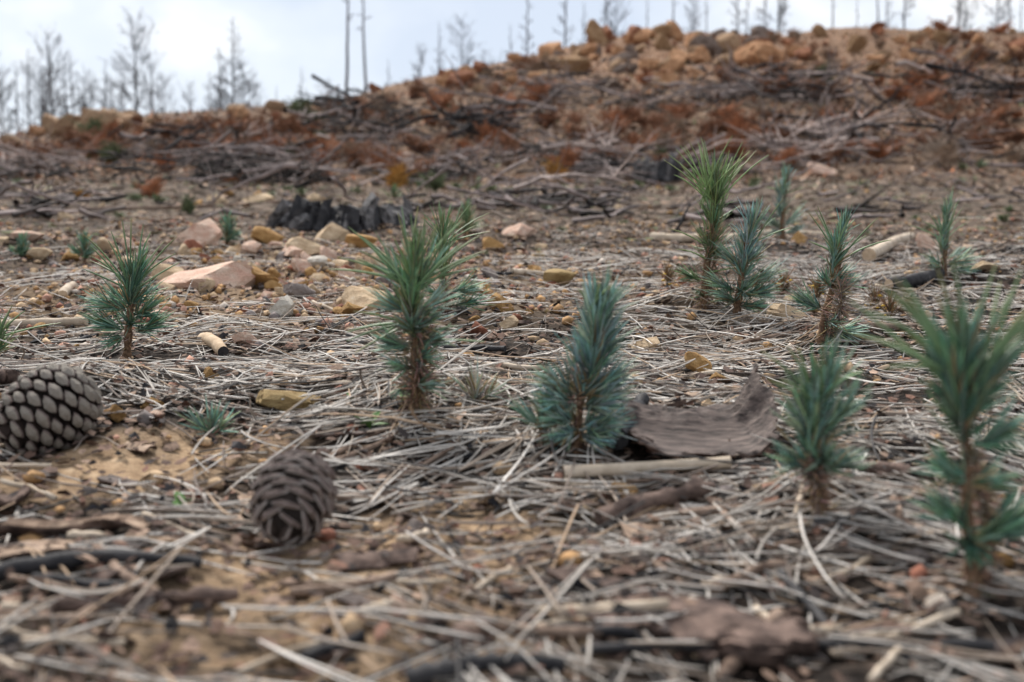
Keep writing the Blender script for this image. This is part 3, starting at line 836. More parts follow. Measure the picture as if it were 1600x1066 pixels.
# ------------------------------------------------------------------ charred stumps
def stump(u, v, w, h, label, n=34, lean=True):
    p, s = P(u, v)
    r_ = w * s / 2; hh = h * s
    c = np.array([p[0], p[1] + r_ * .7, 0]); c[2] = float(H(c[0], c[1])) - .02
    root = obj('tree_stump', None, loc=c, label=label, cat='stump')
    S, K = 5, 28
    a = np.linspace(0, 2 * math.pi, K, endpoint=False)
    V = []
    for i, (rr, zz) in enumerate([(1.0, 0), (.9, .55), (.8, .8), (.5, .72), (.0, .6)]):
        j = 1 + .12 * fbm(np.cos(a) * 2 + 5, np.sin(a) * 2, 60 + i, 2)
        V.append(np.stack([np.cos(a) * rr * r_ * j, np.sin(a) * rr * r_ * .8 * j, (zz + .12 * rng.random(K) * (i > 1)) * hh + .0 * a], -1))
    V = np.concatenate(V); Q = []
    for i in range(4):
        for j in range(K):
            Q.append((i * K + j, i * K + (j + 1) % K, (i + 1) * K + (j + 1) % K, (i + 1) * K + j))
    obj('heartwood', mesh('heartwood', V, np.array(Q), mats=[M_CHAR]), root)
    for i in range(n * 2):
        lay_ = i // n
        aa = 2 * math.pi * (i + .5 * lay_) / n + rng.normal(0, .08); ww = 2 * math.pi * r_ / n * rng.uniform(.6, 1.5); ph = hh * (rng.uniform(.6, 1.1) if lay_ == 0 else rng.uniform(.35, .8))
        ph *= .75 + .5 * vnoise(np.cos(aa) * 2 + 4, np.sin(aa) * 2, 5)
        th = r_ * rng.uniform(.07, .16)
        g = []
        for zz, k_ in ((0, 1.15), (.35, 1.05), (.7, .97), (1.0, .86)):
            dx = rng.normal(0, ww * .12)
            for (sx, sy) in ((-1, 0), (-.45, 1), (.3, 1.2), (1, .1), (.5, -.6), (-.5, -.6)):
                g.append((dx + sx * ww / 2 * (1.1 - .25 * zz) + rng.normal(0, ww * .12), sy * th + (k_ - 1) * r_ * .8 + rng.normal(0, th * .2), zz * ph + rng.normal(0, ph * .09)))
        g = np.array(g)
        Q = [(b * 6 + j, b * 6 + (j + 1) % 6, (b + 1) * 6 + (j + 1) % 6, (b + 1) * 6 + j) for b in range(3) for j in range(6)]
        me = mesh('bark_plate', g, [np.array(Q), np.array([[18, 19, 20, 21, 22, 23]])], smooth=False, mats=[M_CHAR if rng.random() < .4 else M_ASH])
        b = obj('bark_plate', me, root)
        kr = .96 + .10 * lay_
        b.location = (math.cos(aa) * r_ * kr, math.sin(aa) * r_ * .82 * kr, 0); b.rotation_euler = (rng.normal(-.05, .14), rng.normal(-.22, .22), aa - math.pi / 2 + rng.normal(0, .2))
M_ASH = mat('ashen_bark', (.02, .02, .022), (.20, .19, .19), 60, .9, .8, False, 5, c3=(.45, .44, .42))
stump(530, 364, 205, 44, 'charred black and ash grey tree stump with cracked bark plates')
stump(1027, 285, 66, 32, 'small blackened stump beside the brushwood above the dirt', 14)

# ------------------------------------------------------------------ sticks and logs
def stick(u0, v0, u1, v1, rpx, material, label, name='stick', rough=.12, taper=.85, bend=.0, lift=(0, 0), ends=None, group=None, seed=0, knots=0, sink=.25):
    """a stick lying on the ground between two pixels"""
    a, s0 = P(u0, v0); b, s1 = P(u1, v1)
    r = np.random.default_rng(int(abs(u0) * 7 + abs(v1) * 3 + seed))
    s = (s0 + s1) / 2; rad = rpx * s
    S, K = 18, 12
    t = np.linspace(0, 1, S)
    c = a[None] * (1 - t)[:, None] + b[None] * t[:, None]
    L = np.linalg.norm(b - a)
    d = (b - a) / L; side = np.cross(d, (0, 0, 1)); side /= np.linalg.norm(side)
    c += side * (bend * L * np.sin(t * math.pi) + np.cumsum(r.normal(0, rad * .08, S)))[:, None]
    zl = c[:, 2] * 0 + np.maximum(H(c[:, 0], c[:, 1]).max() if L < .05 else 0, np.polyval(np.polyfit(t, H(c[:, 0], c[:, 1]), 2), t))
    for q_ in range(0, S, 2): EXCL.append((c[q_, 0], c[q_, 1] - rad * .8, rad * 1.5))
    zl = zl + .6 * np.max(H(c[:, 0], c[:, 1]) - zl)
    c[:, 2] = zl + .002 + rad * (1 - sink) + (lift[0] * (1 - t) + lift[1] * t) * s
    rr = rad * (1 - (1 - taper) * t) * (1 + rough * r.normal(0, .6, S))
    V, Q = tubes(c[None], rr[None], K)
    jit = 1 + rough * 1.6 * noise3(V / rad * .35, 1.3, int(u0) + 3)
    cc = np.repeat(c, K, axis=0)
    V = cc + (V - cc) * jit[:, None]
    if knots:
        for _ in range(knots):
            kc = V[r.integers(0, len(V))]; w = np.exp(-((V - kc) ** 2).sum(1) / (rad * .5) ** 2); V = V + (V - cc) * (w * .45)[:, None]
    base = V.mean(axis=0); base[2] = V[:, 2].min()
    caps = np.array([list(range(K - 1, -1, -1)), list(range((S - 1) * K, S * K))])
    root = obj(name, None, loc=base, label=label, cat='log' if name == 'log' else 'stick', group=group)
    V = V - base
    obj('wood', mesh('wood', V, Q, mats=[material]), root)
    for q, idx in enumerate(caps):
        rim = V[idx]; ctr = rim.mean(axis=0) + d * (rad * .12) * (1 if q else -1) * r.uniform(.2, 1)
        E = np.vstack([rim, ctr[None]]); T = np.array([(i, (i + 1) % K, K) for i in range(K)])
        obj('broken_end', mesh('broken_end', E, T, smooth=False, mats=[ends or material]), root)
    return root

stick(880, 756, 1140, 748, 11, M_PALEWOOD, 'long straight bleached stick lying before the curled bark', rough=.06, ends=M_TWIG, lift=(7, 9))
stick(-60, 518, 136, 513, 8, M_PALEWOOD, 'bleached bent stick lying behind the grey pine cone', bend=-.06)
stick(320, 540, 353, 562, 11, M_ENDGRAIN, 'short pinkish broken stick stub with a dark end', rough=.05, ends=M_CHAR)
stick(1358, 414, 1424, 376, 9, M_PALEWOOD, 'pale log lying at a slant beside the small dense seedling', name='log', rough=.05, ends=M_ENDGRAIN)
stick(1018, 378, 1092, 382, 8, M_PALEWOOD, 'pale barkless log end at the edge of the litter', name='log', rough=.1, ends=M_ENDGRAIN)
stick(1130, 380, 1300, 374, 6, M_PALEWOOD, 'long pale pole behind the blue seedling at litter edge', name='log', rough=.1)
stick(1388, 456, 1466, 434, 11, M_CHAR, 'charred split log with a tan cut face by the small dense seedling', name='log', rough=.2, ends=M_ENDGRAIN)
stick(-60, 930, 312, 900, 17, M_CHAR, 'thick charred black stick lying on sandy soil near the brown cone', rough=.16, taper=.55)
stick(85, 962, 372, 948, 16, M_BARK, 'rough brown stick parallel to the charred stick', rough=.22, taper=.6, knots=6)
stick(800, 432, 862, 436, 5, M_PALEWOOD, 'slim pale stick behind the blue seedling beside olive stone')
stick(935, 826, 1112, 776, 15, M_BARK, 'knobbly grey brown stick below the bleached straight stick', rough=.3, taper=.75, knots=14)
stick(98, 470, 114, 452, 7, M_PALEWOOD, 'short pale stub of wood behind the dark green seedling', ends=M_ENDGRAIN)
stick(-30, 612, 32, 604, 17, M_BARK, 'rough grey barked stick behind the grey pine cone', rough=.25, knots=6)
stick(640, 1082, 880, 1064, 18, M_CHAR, 'charred black length of wood below the big bark slab', rough=.3, taper=.7)
stick(1330, 516, 1465, 512, 6, M_TWIG, 'thin brown twig lying beyond the tallest seedling', rough=.15)
stick(1340, 755, 1420, 752, 14, M_BARK, 'short brown stick between the stocky and tallest seedlings', rough=.25, knots=4)
stick(470, 742, 620, 690, 6, M_TWIG, 'thin dark twig slanting behind the brown cone', rough=.15, taper=.5)
stick(510, 725, 690, 640, 4, M_TWIG, 'very thin twig pointing to the seedling mound', rough=.1, taper=.5)
stick(1010, 650, 1100, 722, 8, M_CHAR, 'curved charred stick along the rim of the curled bark', rough=.2, bend=.1, taper=.8)
stick(962, 712, 1012, 650, 15, M_CHAR, 'black chunk added to stand in for the shaded hollow under the curled bark', rough=.35, taper=.7, knots=6, lift=(2, 14))  # added dark chunk, stands in for the shadowed hollow by the bark
stick(640, 545, 790, 560, 6, M_CHAR, 'charred black twig beside the dark red stone', rough=.2)
stick(130, 330, 480, 318, 3, M_TWIG, 'long dark twig lying on the dirt beyond the litter', rough=.1)
# black twig standing behind the tall seedling
p, s = P(1046, 366)
t_ = np.linspace(0, 1, 8)
V, Q = tubes((np.stack([t_ * 36 * s + .006 * np.sin(t_ * 5), t_ * 0, t_ * 50 * s], -1))[None], (np.linspace(3.0, 1.6, 8) * s)[None], 6)
obj('twig', mesh('twig', V, Q, mats=[M_CHAR]), loc=(p[0], p[1], p[2] - .005), label='thin black twig standing aslant behind the tall green seedling', cat='twig')

# scattered twigs, countable
for i in range(120):
    u, v = rng.uniform(-40, 1640), rng.uniform(392, 1080)
    p, s = P(u, v)
    L = rng.uniform(.02, .085); a = rng.normal(0, .7) if rng.random() < .7 else rng.uniform(0, 3.14)
    kd = rng.choice(3, p=[.45, .35, .2])
    t = np.linspace(-.5, .5, 7)
    x, y = p[0] + np.cos(a) * L * t, p[1] + np.sin(a) * L * t
    rd = rng.uniform(.0014, .0032)
    z = H(x, y); z = np.polyval(np.polyfit(t, z, 1), t) + rd + .003
    c = np.stack([x, y, z], -1) + np.cumsum(rng.normal(0, .0007, (7, 3)), axis=0)
    V, Q = tubes(c[None], (rd * rng.uniform(.8, 1.15, 7))[None], 7, cap=True)
    ctr = V.mean(axis=0)
    obj('twig', mesh('twig', V - ctr, Q, mats=[[M_PALEWOOD, M_TWIG, M_CHAR][kd]]), loc=ctr,
        label=['short pale broken twig in the litter', 'short brown broken twig in the litter', 'short charred black twig in the litter'][kd], cat='twig', group='broken twigs in the litter')

# ------------------------------------------------------------------ bark pieces
def bark_sheet(u, v, w, d, fn, label, rz=0, tilt=(0, 0), th=.0028, mat_in=None, name='bark_piece', group=None, nx=40, ny=26, seed=0, rag=1.0, lump=.0, bury=False):
    """w, d in pixels; fn(s,t)-> height in units of w, s,t in -1..1 ; ragged outline"""
    p, s = P(u, v)
    w_, d_ = w * s / 2, d * s / 2
    sx, ty = np.meshgrid(np.linspace(-1, 1, nx), np.linspace(-1, 1, ny), indexing='ij')
    ex = 1 + rag * (.34 * fbm(ty * 3.6 + 3, ty * 0 + seed, 70 + seed, 4)); ey = 1 + rag * (.50 * fbm(sx * 4.2, ty * .6 + seed, 80 + seed, 4))
    X = sx * w_ * ex; Y = ty * d_ * ey
    Z = fn(sx, ty) * w_ + .0013 * fbm(sx * 2.2, ty * 13, 90 + seed, 3) + lump * w_ * fbm(sx * 3, ty * 3, 93 + seed, 3)
    top = np.stack([X, Y, Z], -1).reshape(-1, 3)
    bot = top - np.array([0, 0, th * 1.0]) + np.stack([.0 * X, .0 * X, -.0022 * np.abs(fbm(sx * 6, ty * 6, 95 + seed, 3))], -1).reshape(-1, 3)
    i, j = np.meshgrid(np.arange(nx - 1), np.arange(ny - 1), indexing='ij'); a = (i * ny + j).ravel(); n0 = nx * ny
    Qt = np.stack([a, a + ny, a + ny + 1, a + 1], -1); Qb = Qt[:, ::-1] + n0
    rim = [k for k in range(ny)] + [i_ * ny + ny - 1 for i_ in range(1, nx)] + [(nx - 1) * ny + k for k in range(ny - 2, -1, -1)] + [i_ * ny for i_ in range(nx - 2, 0, -1)]
    Qr = np.array([(rim[k], rim[(k + 1) % len(rim)], rim[(k + 1) % len(rim)] + n0, rim[k] + n0) for k in range(len(rim))])
    rot = np.array(Matrix.Rotation(rz, 3, 'Z') @ Matrix.Rotation(tilt[0], 3, 'X') @ Matrix.Rotation(tilt[1], 3, 'Y'))
    VV = np.vstack([top, bot]) @ rot.T
    zmin = VV[:, 2].min()
    c = np.array([p[0], p[1] + d_ * .7, 0.0]); c[2] = float(H(c[0], c[1]))
    if bury:
        c[2] -= .004
    elif nx > 10:
        for q_ in np.linspace(-.75, .75, 5):
            EXCL.append((c[0] + q_ * w_ * math.cos(rz), c[1] + q_ * w_ * math.sin(rz) - d_ * .3, max(d_ * 1.0, w_ * .25)))
        c[2] += .003
    root = obj(name, None, loc=(c[0], c[1], c[2] - .001), label=label, cat='bark', group=group)
    VV[:, 2] -= zmin
    obj('inner_face', mesh('inner_face', VV[:n0], Qt, mats=[mat_in or M_BARKIN]), root)
    Qo = np.concatenate([Qb, Qr])
    obj('outer_bark', mesh('outer_bark', VV, Qo, mats=[M_BARK]), root)
    return root

bark_sheet(1098, 724, 232, 150, lambda s, t: .10 * s ** 2 + 1.05 * np.clip(s - .62, 0, 1) ** 1.15 * (1 + .5 * t) + .25 * np.clip(-s - .62, 0, 1) + .42 * (t + 1) * .5 - .05 * np.cos(t * 3),
           'large curled plate of purple brown bark leaning by the blue seedling', rz=.06, tilt=(.04, 0), th=.0018, rag=1.3)
bark_sheet(1006, 716, 66, 80, lambda s, t: .5 * s ** 2 + .3 * t, 'black sheet added as shade between blue seedling and curled bark', rz=.9, th=.003, mat_in=M_CHAR, seed=11)  # black sheet added to paint the shade at the seedling's foot
bark_sheet(1100, 1000, 330, 150, lambda s, t: .10 * np.cos(t * 1.6) + .03 * np.sin(s * 5 + t * 3), 'big rough slab of brown bark half buried under needles', rz=-.75, th=.006, mat_in=M_BARK, seed=3, rag=1.9, lump=.06, bury=True)
bark_sheet(985, 985, 120, 70, lambda s, t: .12 * np.cos(t * 1.6) + .04 * np.sin(s * 6), 'chunk of brown bark beside the big rough slab', rz=.5, th=.006, mat_in=M_BARK, seed=4, rag=1.9, lump=.10, bury=True)
bark_sheet(535, 690, 90, 26, lambda s, t: .03 * s, 'thin reddish flat bark flake behind the brown cone', rz=.05, th=.001, seed=5)
bark_sheet(5, 800, 60, 50, lambda s, t: .5 * s ** 2, 'dark curled bark scrap below the grey cone', rz=.5, th=.003, mat_in=M_BARK, seed=6)
M_BARKPALE = mat('pale_bark', (.20, .135, .095), (.42, .31, .23), 40, .85, .6, False, 4, stretch=(1, 6, 6))
bark_sheet(90, 850, 190, 46, lambda s, t: .10 * np.abs(s) + .16 * t ** 2, 'pale tan curled bark strip behind the charred stick', rz=.22, th=.0015, mat_in=M_BARKPALE, seed=7)
bark_sheet(180, 838, 110, 36, lambda s, t: .14 * (1 - s ** 2) + .12 * t ** 2, 'arched tan bark strip beside the pale curled one', rz=-.35, th=.0015, mat_in=M_BARKPALE, seed=8)
bark_sheet(60, 880, 130, 60, lambda s, t: .12 * (1 - s ** 2), 'tan bark flake half covered by the charred stick', rz=.3, th=.0015, mat_in=M_BARKPALE, seed=9)
for i in range(90):
    u, v = rng.uniform(-30, 1630), rng.uniform(470, 1060)
    p, s = P(u, v)
    w = rng.uniform(.010, .032) / s
    k1, k2 = rng.normal(0, .12), rng.normal(0, .2)
    kd = rng.integers(0, 3)
    bark_sheet(u, v, w, w * rng.uniform(.3, .8), lambda s_, t_: k1 * s_ + k2 * t_ ** 2, ['thin purple brown bark chip in the litter', 'thin tan bark chip in the litter', 'thin dark bark chip in the litter'][kd],
               rz=rng.normal(0, .8), tilt=(rng.normal(.1, .15), rng.normal(0, .12)), th=.0012, mat_in=[M_BARKIN, M_BARKPALE, M_BARK][kd], name='bark_chip', group='bark chips in the litter', nx=6, ny=5, seed=i % 17)

# ------------------------------------------------------------------ pine cones
def cone_scale(rin, thick, wide, lean, pointy, bulge, cup=.15):
    """one scale, built pointing along +X (outwards), +Z towards the apex; unit = spacing of scales"""
    ang = np.arange(8) * math.pi / 4
    def sec(x, w, h, dz, pw):
        c, s_ = np.cos(ang), np.sin(ang)
        return np.stack([np.full(8, x), w * np.sign(c) * np.abs(c) ** pw, dz + h * np.sign(s_) * np.abs(s_) ** pw], -1)
    V = np.concatenate([sec(-rin, wide * .30, thick * .30, -lean * rin, .9), sec(-rin * .35, wide * .85, thick * .55, -lean * rin * .35, .9),
                        sec(-.10, wide * 1.0, thick * 1.0, 0, pointy), sec(.0, wide * .93, thick * .90, .01, pointy), sec(bulge * .75, wide * .26, thick * .24, -.02, 1.0)])
    V = np.vstack([V, [[bulge, 0, -.03]]])
    V[:, 0] -= cup * V[:, 1] ** 2; V[:, 2] -= .5 * cup * V[:, 1] ** 2
    Q = [(b * 8 + j, b * 8 + (j + 1) % 8, (b + 1) * 8 + (j + 1) % 8, (b + 1) * 8 + j) for b in range(4) for j in range(8)]
    T = [(32 + j, 32 + (j + 1) % 8, 40) for j in range(8)]
    return V, [np.array(Q), np.array(T)], np.array([1] * 16 + [2] * 8 + [0] * 16, np.int32)

def pine_cone(center, axis, Rm, Lh, N, open_, material, label, tipmat=None, seed=0, thick=.42, wide=.66, lean=.25, rin=1.1, roll=0, egg=.12, pointy=1.15, bulge=.2, loose=.05, flare=1.0, rim=None, inner=None, jit=.06, cup=.15):
    r = np.random.default_rng(seed)
    root = obj('pine_cone', None, loc=center, label=label, cat='pine cone')
    q = Vector(axis).normalized().to_track_quat('Z', 'Y')
    root.rotation_mode = 'QUATERNION'; root.rotation_quaternion = q @ Quaternion((0, 0, 1), roll)
    th = np.linspace(.0, math.pi, 400)
    prof_r = Rm * np.sin(th) ** .92 * (1 + egg * np.cos(th)); prof_z = -Lh * np.cos(th)
    ds = np.hypot(np.gradient(prof_r), np.gradient(prof_z)); A = np.cumsum(prof_r * ds); A /= A[-1]
    area = 2 * math.pi * np.sum(prof_r * ds); d = math.sqrt(area / N)
    K = 20; a = np.arange(K) * 2 * math.pi / K
    ti = np.linspace(0.05, math.pi - .05, 12)
    V = np.concatenate([np.stack([.76 * Rm * math.sin(t) * np.cos(a), .80 * Rm * math.sin(t) * np.sin(a), np.full(K, -.88 * Lh * math.cos(t))], -1) for t in ti])
    Q = np.array([(b * K + j, b * K + (j + 1) % K, (b + 1) * K + (j + 1) % K, (b + 1) * K + j) for b in range(11) for j in range(K)])
    obj('core', mesh('core', V, Q, mats=[M_CORE]), root)
    SV, SF, SI = cone_scale(rin, thick, wide, lean, pointy, bulge, cup)
    sme = [mesh('scale', SV * (1 + jit * r.normal(0, 1, SV.shape)), SF, mats=[material, inner or M_CORE2, rim or material], smooth=False) for _ in range(4)]
    for m_ in sme:
        m_.polygons.foreach_set('material_index', SI); m_.update()
    ga = math.pi * (3 - math.sqrt(5))
    for i in range(N):
        k_ = np.searchsorted(A, (i + .5) / N); t = th[min(k_, 399)]
        rr, zz = prof_r[min(k_, 399)], prof_z[min(k_, 399)]
        az = i * ga
        nz = -math.cos(t) * Rm / Lh; nr = math.sin(t); L_ = math.hypot(nz, nr); nz /= L_; nr /= L_
        tilt = math.atan2(nz, nr) * flare + open_ + r.normal(0, loose)
        x = Vector((math.cos(tilt) * math.cos(az), math.cos(tilt) * math.sin(az), math.sin(tilt)))
        y = Vector((-math.sin(az), math.cos(az), 0)); z = x.cross(y)
        m = Matrix((x, y, z)).transposed().to_4x4()
        m.translation = Vector((rr * math.cos(az), rr * math.sin(az), zz))
        o = obj('scale', sme[i % 4], root)
        sz = d * (.62 + .38 * min(1, rr / Rm * 1.6)) * r.uniform(.90, 1.10)
        o.matrix_basis = m @ Matrix.Diagonal((sz, sz, sz, 1))
    return root

p, s = P(48, 722)
pine_cone((p[0], p[1] + 66 * s, p[2] + 70 * s), (-.66, -.62, -.46), 68 * s, 84 * s, 104, .34, M_CONE_GREY, 'weathered grey pine cone with closed rhombic scales', seed=3, thick=.36, wide=.64, lean=.1, pointy=1.3, bulge=.16, roll=.9, loose=.10, rim=M_CONE_BROWN)
p, s = P(447, 872)
pine_cone((p[0], p[1] + 60 * s, p[2] + 80 * s), (-.06, -.86, -.44), 68 * s, 86 * s, 66, .0, M_CONE_BROWN, 'open brown pine cone on bare sandy soil, end towards viewer'.replace(', end towards viewer', ' with dark gaping scales'), seed=5, thick=.17, wide=.86, cup=.75, lean=.05, rin=1.15, roll=.4, bulge=.05, loose=.13, flare=.5, rim=M_CONE_RIM, inner=M_CONE_IN, pointy=.9, jit=.04)

# ------------------------------------------------------------------ pine seedlings
PALS = {'blue': (.195, .315, .275), 'green': (.140, .225, .112), 'dark': (.120, .235, .160), 'teal': (.170, .285, .215), 'grey': (.31, .34, .27), 'fresh': (.20, .30, .12)}

def needle_set(A, B, n, L, pal, r, a0=1.05, a1=.25, t0=0.0, rad=.00055, S=5, k=3, curl=.25, jitter=.16, colvar=.28, whorl=0, gaps=.22):
    A, B = np.asarray(A, float), np.asarray(B, float)
    ax0 = B - A; Lx = np.linalg.norm(ax0) + 1e-9; ax0 = ax0 / Lx
    ref = np.array([0, 1, 0]) if abs(ax0[2]) > .7 else np.array([0, 0, 1.0])
    e1 = np.cross(ax0, ref); e1 /= np.linalg.norm(e1); e2 = np.cross(ax0, e1)
    t = t0 + (1 - t0) * ((np.arange(n) + r.random(n)) / n) ** .85
    if whorl:
        t = t + .35 / whorl * np.sin(t * whorl * 2 * math.pi + r.uniform(0, 6))          # needles bunch in whorls
    sway = r.normal(0, .07, 2) * Lx
    axis_pt = A + ax0 * (t * Lx)[:, None] + (e1 * sway[0] + e2 * sway[1])[None] * np.sin(t * math.pi)[:, None]
    az = np.arange(n) * 2.39996 + r.normal(0, .5, n)
    gap = vnoise(np.cos(az) * 1.4 + 5 + r.uniform(0, 50), t * 5 + np.sin(az), 3)
    keep = gap > gaps
    t, az, axis_pt = t[keep], az[keep], axis_pt[keep]; n = len(t)
    an = a0 + (a1 - a0) * t ** .8 + r.normal(0, jitter, n)
    rad_dir = np.cos(az)[:, None] * e1 + np.sin(az)[:, None] * e2
    d = np.cos(an)[:, None] * ax0 + np.sin(an)[:, None] * rad_dir
    ln = L * r.uniform(.5, 1.18, n)
    b = axis_pt + rad_dir * .0012
    q = np.linspace(0, 1, S)
    bend = (ax0[None] * curl + np.array([0, 0, .10])[None] + r.normal(0, .22, (n, 3)))
    Pt = b[:, None] + d[:, None] * (ln[:, None] * q)[..., None] + bend[:, None] * (ln[:, None] * q ** 2 * .45)[..., None]
    Rd = rad * r.uniform(.8, 1.2, n)[:, None] * (np.array([.8, 1, .95, .75, .2]) if S == 5 else np.interp(q, [0, .2, .7, 1], [.8, 1, .9, .2]))[None]
    c = np.array(pal)[None] * (1 + r.normal(0, colvar, (n, 1))).clip(.45, 1.7)
    c[:, 0] *= r.uniform(.75, 1.45, n); c[:, 2] *= r.uniform(.7, 1.25, n)
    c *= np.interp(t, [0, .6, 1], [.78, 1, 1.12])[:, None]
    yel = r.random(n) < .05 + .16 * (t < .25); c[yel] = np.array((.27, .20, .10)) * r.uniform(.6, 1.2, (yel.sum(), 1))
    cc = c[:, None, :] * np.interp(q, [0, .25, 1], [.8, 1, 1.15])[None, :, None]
    V, Q = tubes(Pt, Rd, k)
    return V, Q, np.repeat(cc.reshape(-1, 3), k, axis=0)

def merge(parts):
    V, Q, C, off = [], [], [], 0
    for (v, q, c) in parts:
        V.append(v); Q.append(q + off); C.append(c); off += len(v)
    return np.concatenate(V), np.concatenate(Q), np.concatenate(C)

def seedling(u, v, stem, col, shoots, longs, pal, label, dead=60, stem_r=4.0, seed=0, detail=1.0, rad=.00055, palside=None, parts=True, lpal=None):
    """all sizes in pixels at the seedling's own distance. stem: [(dx,dz)...]; col: (dx0,dz0,dx1,dz1,needle length,count);
    shoots: [(x0,z0,x1,z1,depth,needle length,count)]; longs: [(x0,z0,x1,z1)...] single long needles"""
    p, s = P(u, v)
    r = np.random.default_rng(900 + seed)
    root = obj('pine_seedling', None, loc=(p[0], p[1], p[2] - .002), label=label, cat='seedling')
    # stem
    pts = np.array([(x * s, 0, z * s) for (x, z) in stem])
    tt = np.linspace(0, 1, 14); ti = np.linspace(0, 1, len(pts))
    c = np.stack([np.interp(tt, ti, pts[:, k_]) for k_ in range(3)], -1)
    c[1:-1] += r.normal(0, .35 * s, (12, 3))
    rr = stem_r * s * np.interp(tt, [0, .1, 1], [1.5, 1.05, .55]) * (1 + r.normal(0, .08, 14))
    V, Q = tubes(c[None], rr[None], 8)
    stem_o = obj('stem', mesh('stem', V, Q, mats=[M_STEM]), root)
    lead = root
    if dead:
        V, Q, C = needle_set(c[1], c[-3], int(dead * detail), 16 * s if dead < 140 else (28 if dead < 800 else 38) * s, (.25, .20, .155), r, a0=1.9, a1=1.4, rad=rad * 1.0, curl=.0, jitter=.6, colvar=.35)
        obj('dead_needles', mesh('dead_needles', V, Q, tint=C, mats=[M_DEADN]), stem_o, kind='stuff')
    if col:
        x0, z0, x1, z1, nl, n = col
        V, Q, C = needle_set((x0 * s, 0, z0 * s), (x1 * s, 0, z1 * s), int(n * detail * .68), nl * s, PALS[pal], r, a0=.80, a1=.24, rad=rad * 1.35, curl=.10, colvar=.36, jitter=.27, whorl=3.5, gaps=.24)
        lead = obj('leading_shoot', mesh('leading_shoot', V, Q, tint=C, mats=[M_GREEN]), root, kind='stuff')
        W2, Q2 = tubes(np.stack([np.interp(np.linspace(0, 1, 6), [0, 1], [a_, b_]) for a_, b_ in ((x0 * s, x1 * s), (0, 0), (z0 * s, z1 * s))], -1)[None], (np.linspace(.5, .25, 6) * stem_r * s)[None], 6)
        obj('shoot_stem', mesh('shoot_stem', W2, Q2, mats=[M_STEM]), lead)
    for (x0, z0, x1, z1, dp, nl, n) in shoots:
        A = np.array((x0 * s, 0, z0 * s)); B = np.array((x1 * s, dp * s, z1 * s))
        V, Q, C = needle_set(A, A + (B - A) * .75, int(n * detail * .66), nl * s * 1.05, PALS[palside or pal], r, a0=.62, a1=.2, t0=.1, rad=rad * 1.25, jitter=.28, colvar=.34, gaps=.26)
        obj('side_shoot', mesh('side_shoot', V, Q, tint=C, mats=[M_GREEN]), root, kind='stuff')
    for (x0, z0, x1, z1) in longs:
        A = np.array((x0 * s, 0, z0 * s)); B = np.array((x1 * s, r.normal(0, 25) * s, z1 * s))
        q = np.linspace(0, 1, 9); L = np.linalg.norm(B - A)
        mid = (A + B) / 2 + np.array([0, 0, .13 * L * r.uniform(.2, 1.2)])
        cv = ((1 - q) ** 2)[:, None] * A + (2 * q * (1 - q))[:, None] * mid + (q ** 2)[:, None] * B
        V, Q = tubes(cv[None], (rad * 1.7 * np.interp(q, [0, .1, .8, 1], [.9, 1.1, .9, .35]))[None], 4)
        g = np.array(PALS[lpal or 'green']) * r.uniform(.75, 1.3); C = np.interp(q, [0, .6, 1], [0, .1, 1])[:, None] * (np.array((.26, .22, .09)) - g) * r.uniform(0, 1) + g
        obj('long_needle', mesh('long_needle', V, Q, tint=np.repeat(C, 4, axis=0), mats=[M_GREEN]), lead)
    return root

def fan(x, z, ang0, ang1, n, L0, L1, seed, jit=5):
    r = np.random.default_rng(seed)
    a = np.linspace(ang0, ang1, n) + r.normal(0, 4, n)
    return [(x + r.normal(0, jit), z + r.normal(0, jit), x + math.cos(R(k_)) * l, z + math.sin(R(k_)) * l) for k_, l in zip(a, r.uniform(L0, L1, n))]

seedling(197, 566, [(0, 0), (4, 40), (10, 95), (16, 130)], (9, 82, 22, 142, 42, 380),
         [(6, 84, -34, 98, -8, 38, 110), (2, 52, -38, 66, -6, 38, 120), (10, 72, 40, 88, -8, 38, 110), (12, 52, 48, 62, -6, 40, 120), (0, 42, -14, 38, -18, 28, 50), (8, 60, 20, 66, -30, 34, 80), (6, 70, -10, 78, 30, 34, 70), (10, 95, 30, 112, 8, 34, 60), (8, 95, -14, 108, 8, 32, 60)],
         fan(12, 118, 155, 30, 16, 70, 112, 1), 'dark', 'dark green bushy seedling with long curved top needles beyond the grey cone', seed=1, stem_r=7)
seedling(646, 655, [(0, 0), (4, 60), (2, 130), (4, 200)], (2, 120, 6, 262, 42, 520),
         [(-4, 118, -34, 126, -10, 36, 110), (10, 120, 40, 132, -8, 34, 90), (6, 150, 30, 160, -14, 34, 50), (-6, 60, -22, 50, -16, 22, 30), (4, 95, 36, 104, -20, 34, 70), (0, 85, -26, 92, -24, 32, 60), (0, 160, -38, 182, -6, 44, 90), (4, 165, 42, 190, -6, 44, 90), (0, 110, -30, 122, 20, 36, 80), (4, 60, 34, 62, -20, 32, 60), (0, 140, 6, 160, -36, 40, 90), (2, 200, 40, 250, 10, 44, 70), (0, 200, -32, 250, 10, 44, 70)],
         fan(2, 205, 165, 18, 22, 75, 140, 2, 9) + fan(0, 150, 205, 168, 6, 60, 110, 12) + fan(4, 130, 10, -6, 3, 60, 110, 13), 'green',
         'tall green seedling with long spreading needles on a brown mound', dead=900, seed=2, stem_r=7, palside='teal')
seedling(700, 492, [(0, 0), (-4, 30), (-8, 70)], (-6, 44, -8, 134, 40, 330),
         [(0, 34, 34, 44, -8, 36, 110), (2, 14, 44, 24, -10, 36, 120), (-6, 30, -20, 38, -12, 30, 60), (0, 30, 20, 40, 20, 30, 60)],
         fan(-6, 110, 120, 20, 9, 50, 90, 3), 'green', 'green seedling close behind the one on the brown mound', dead=160, seed=3, stem_r=6, palside='dark')
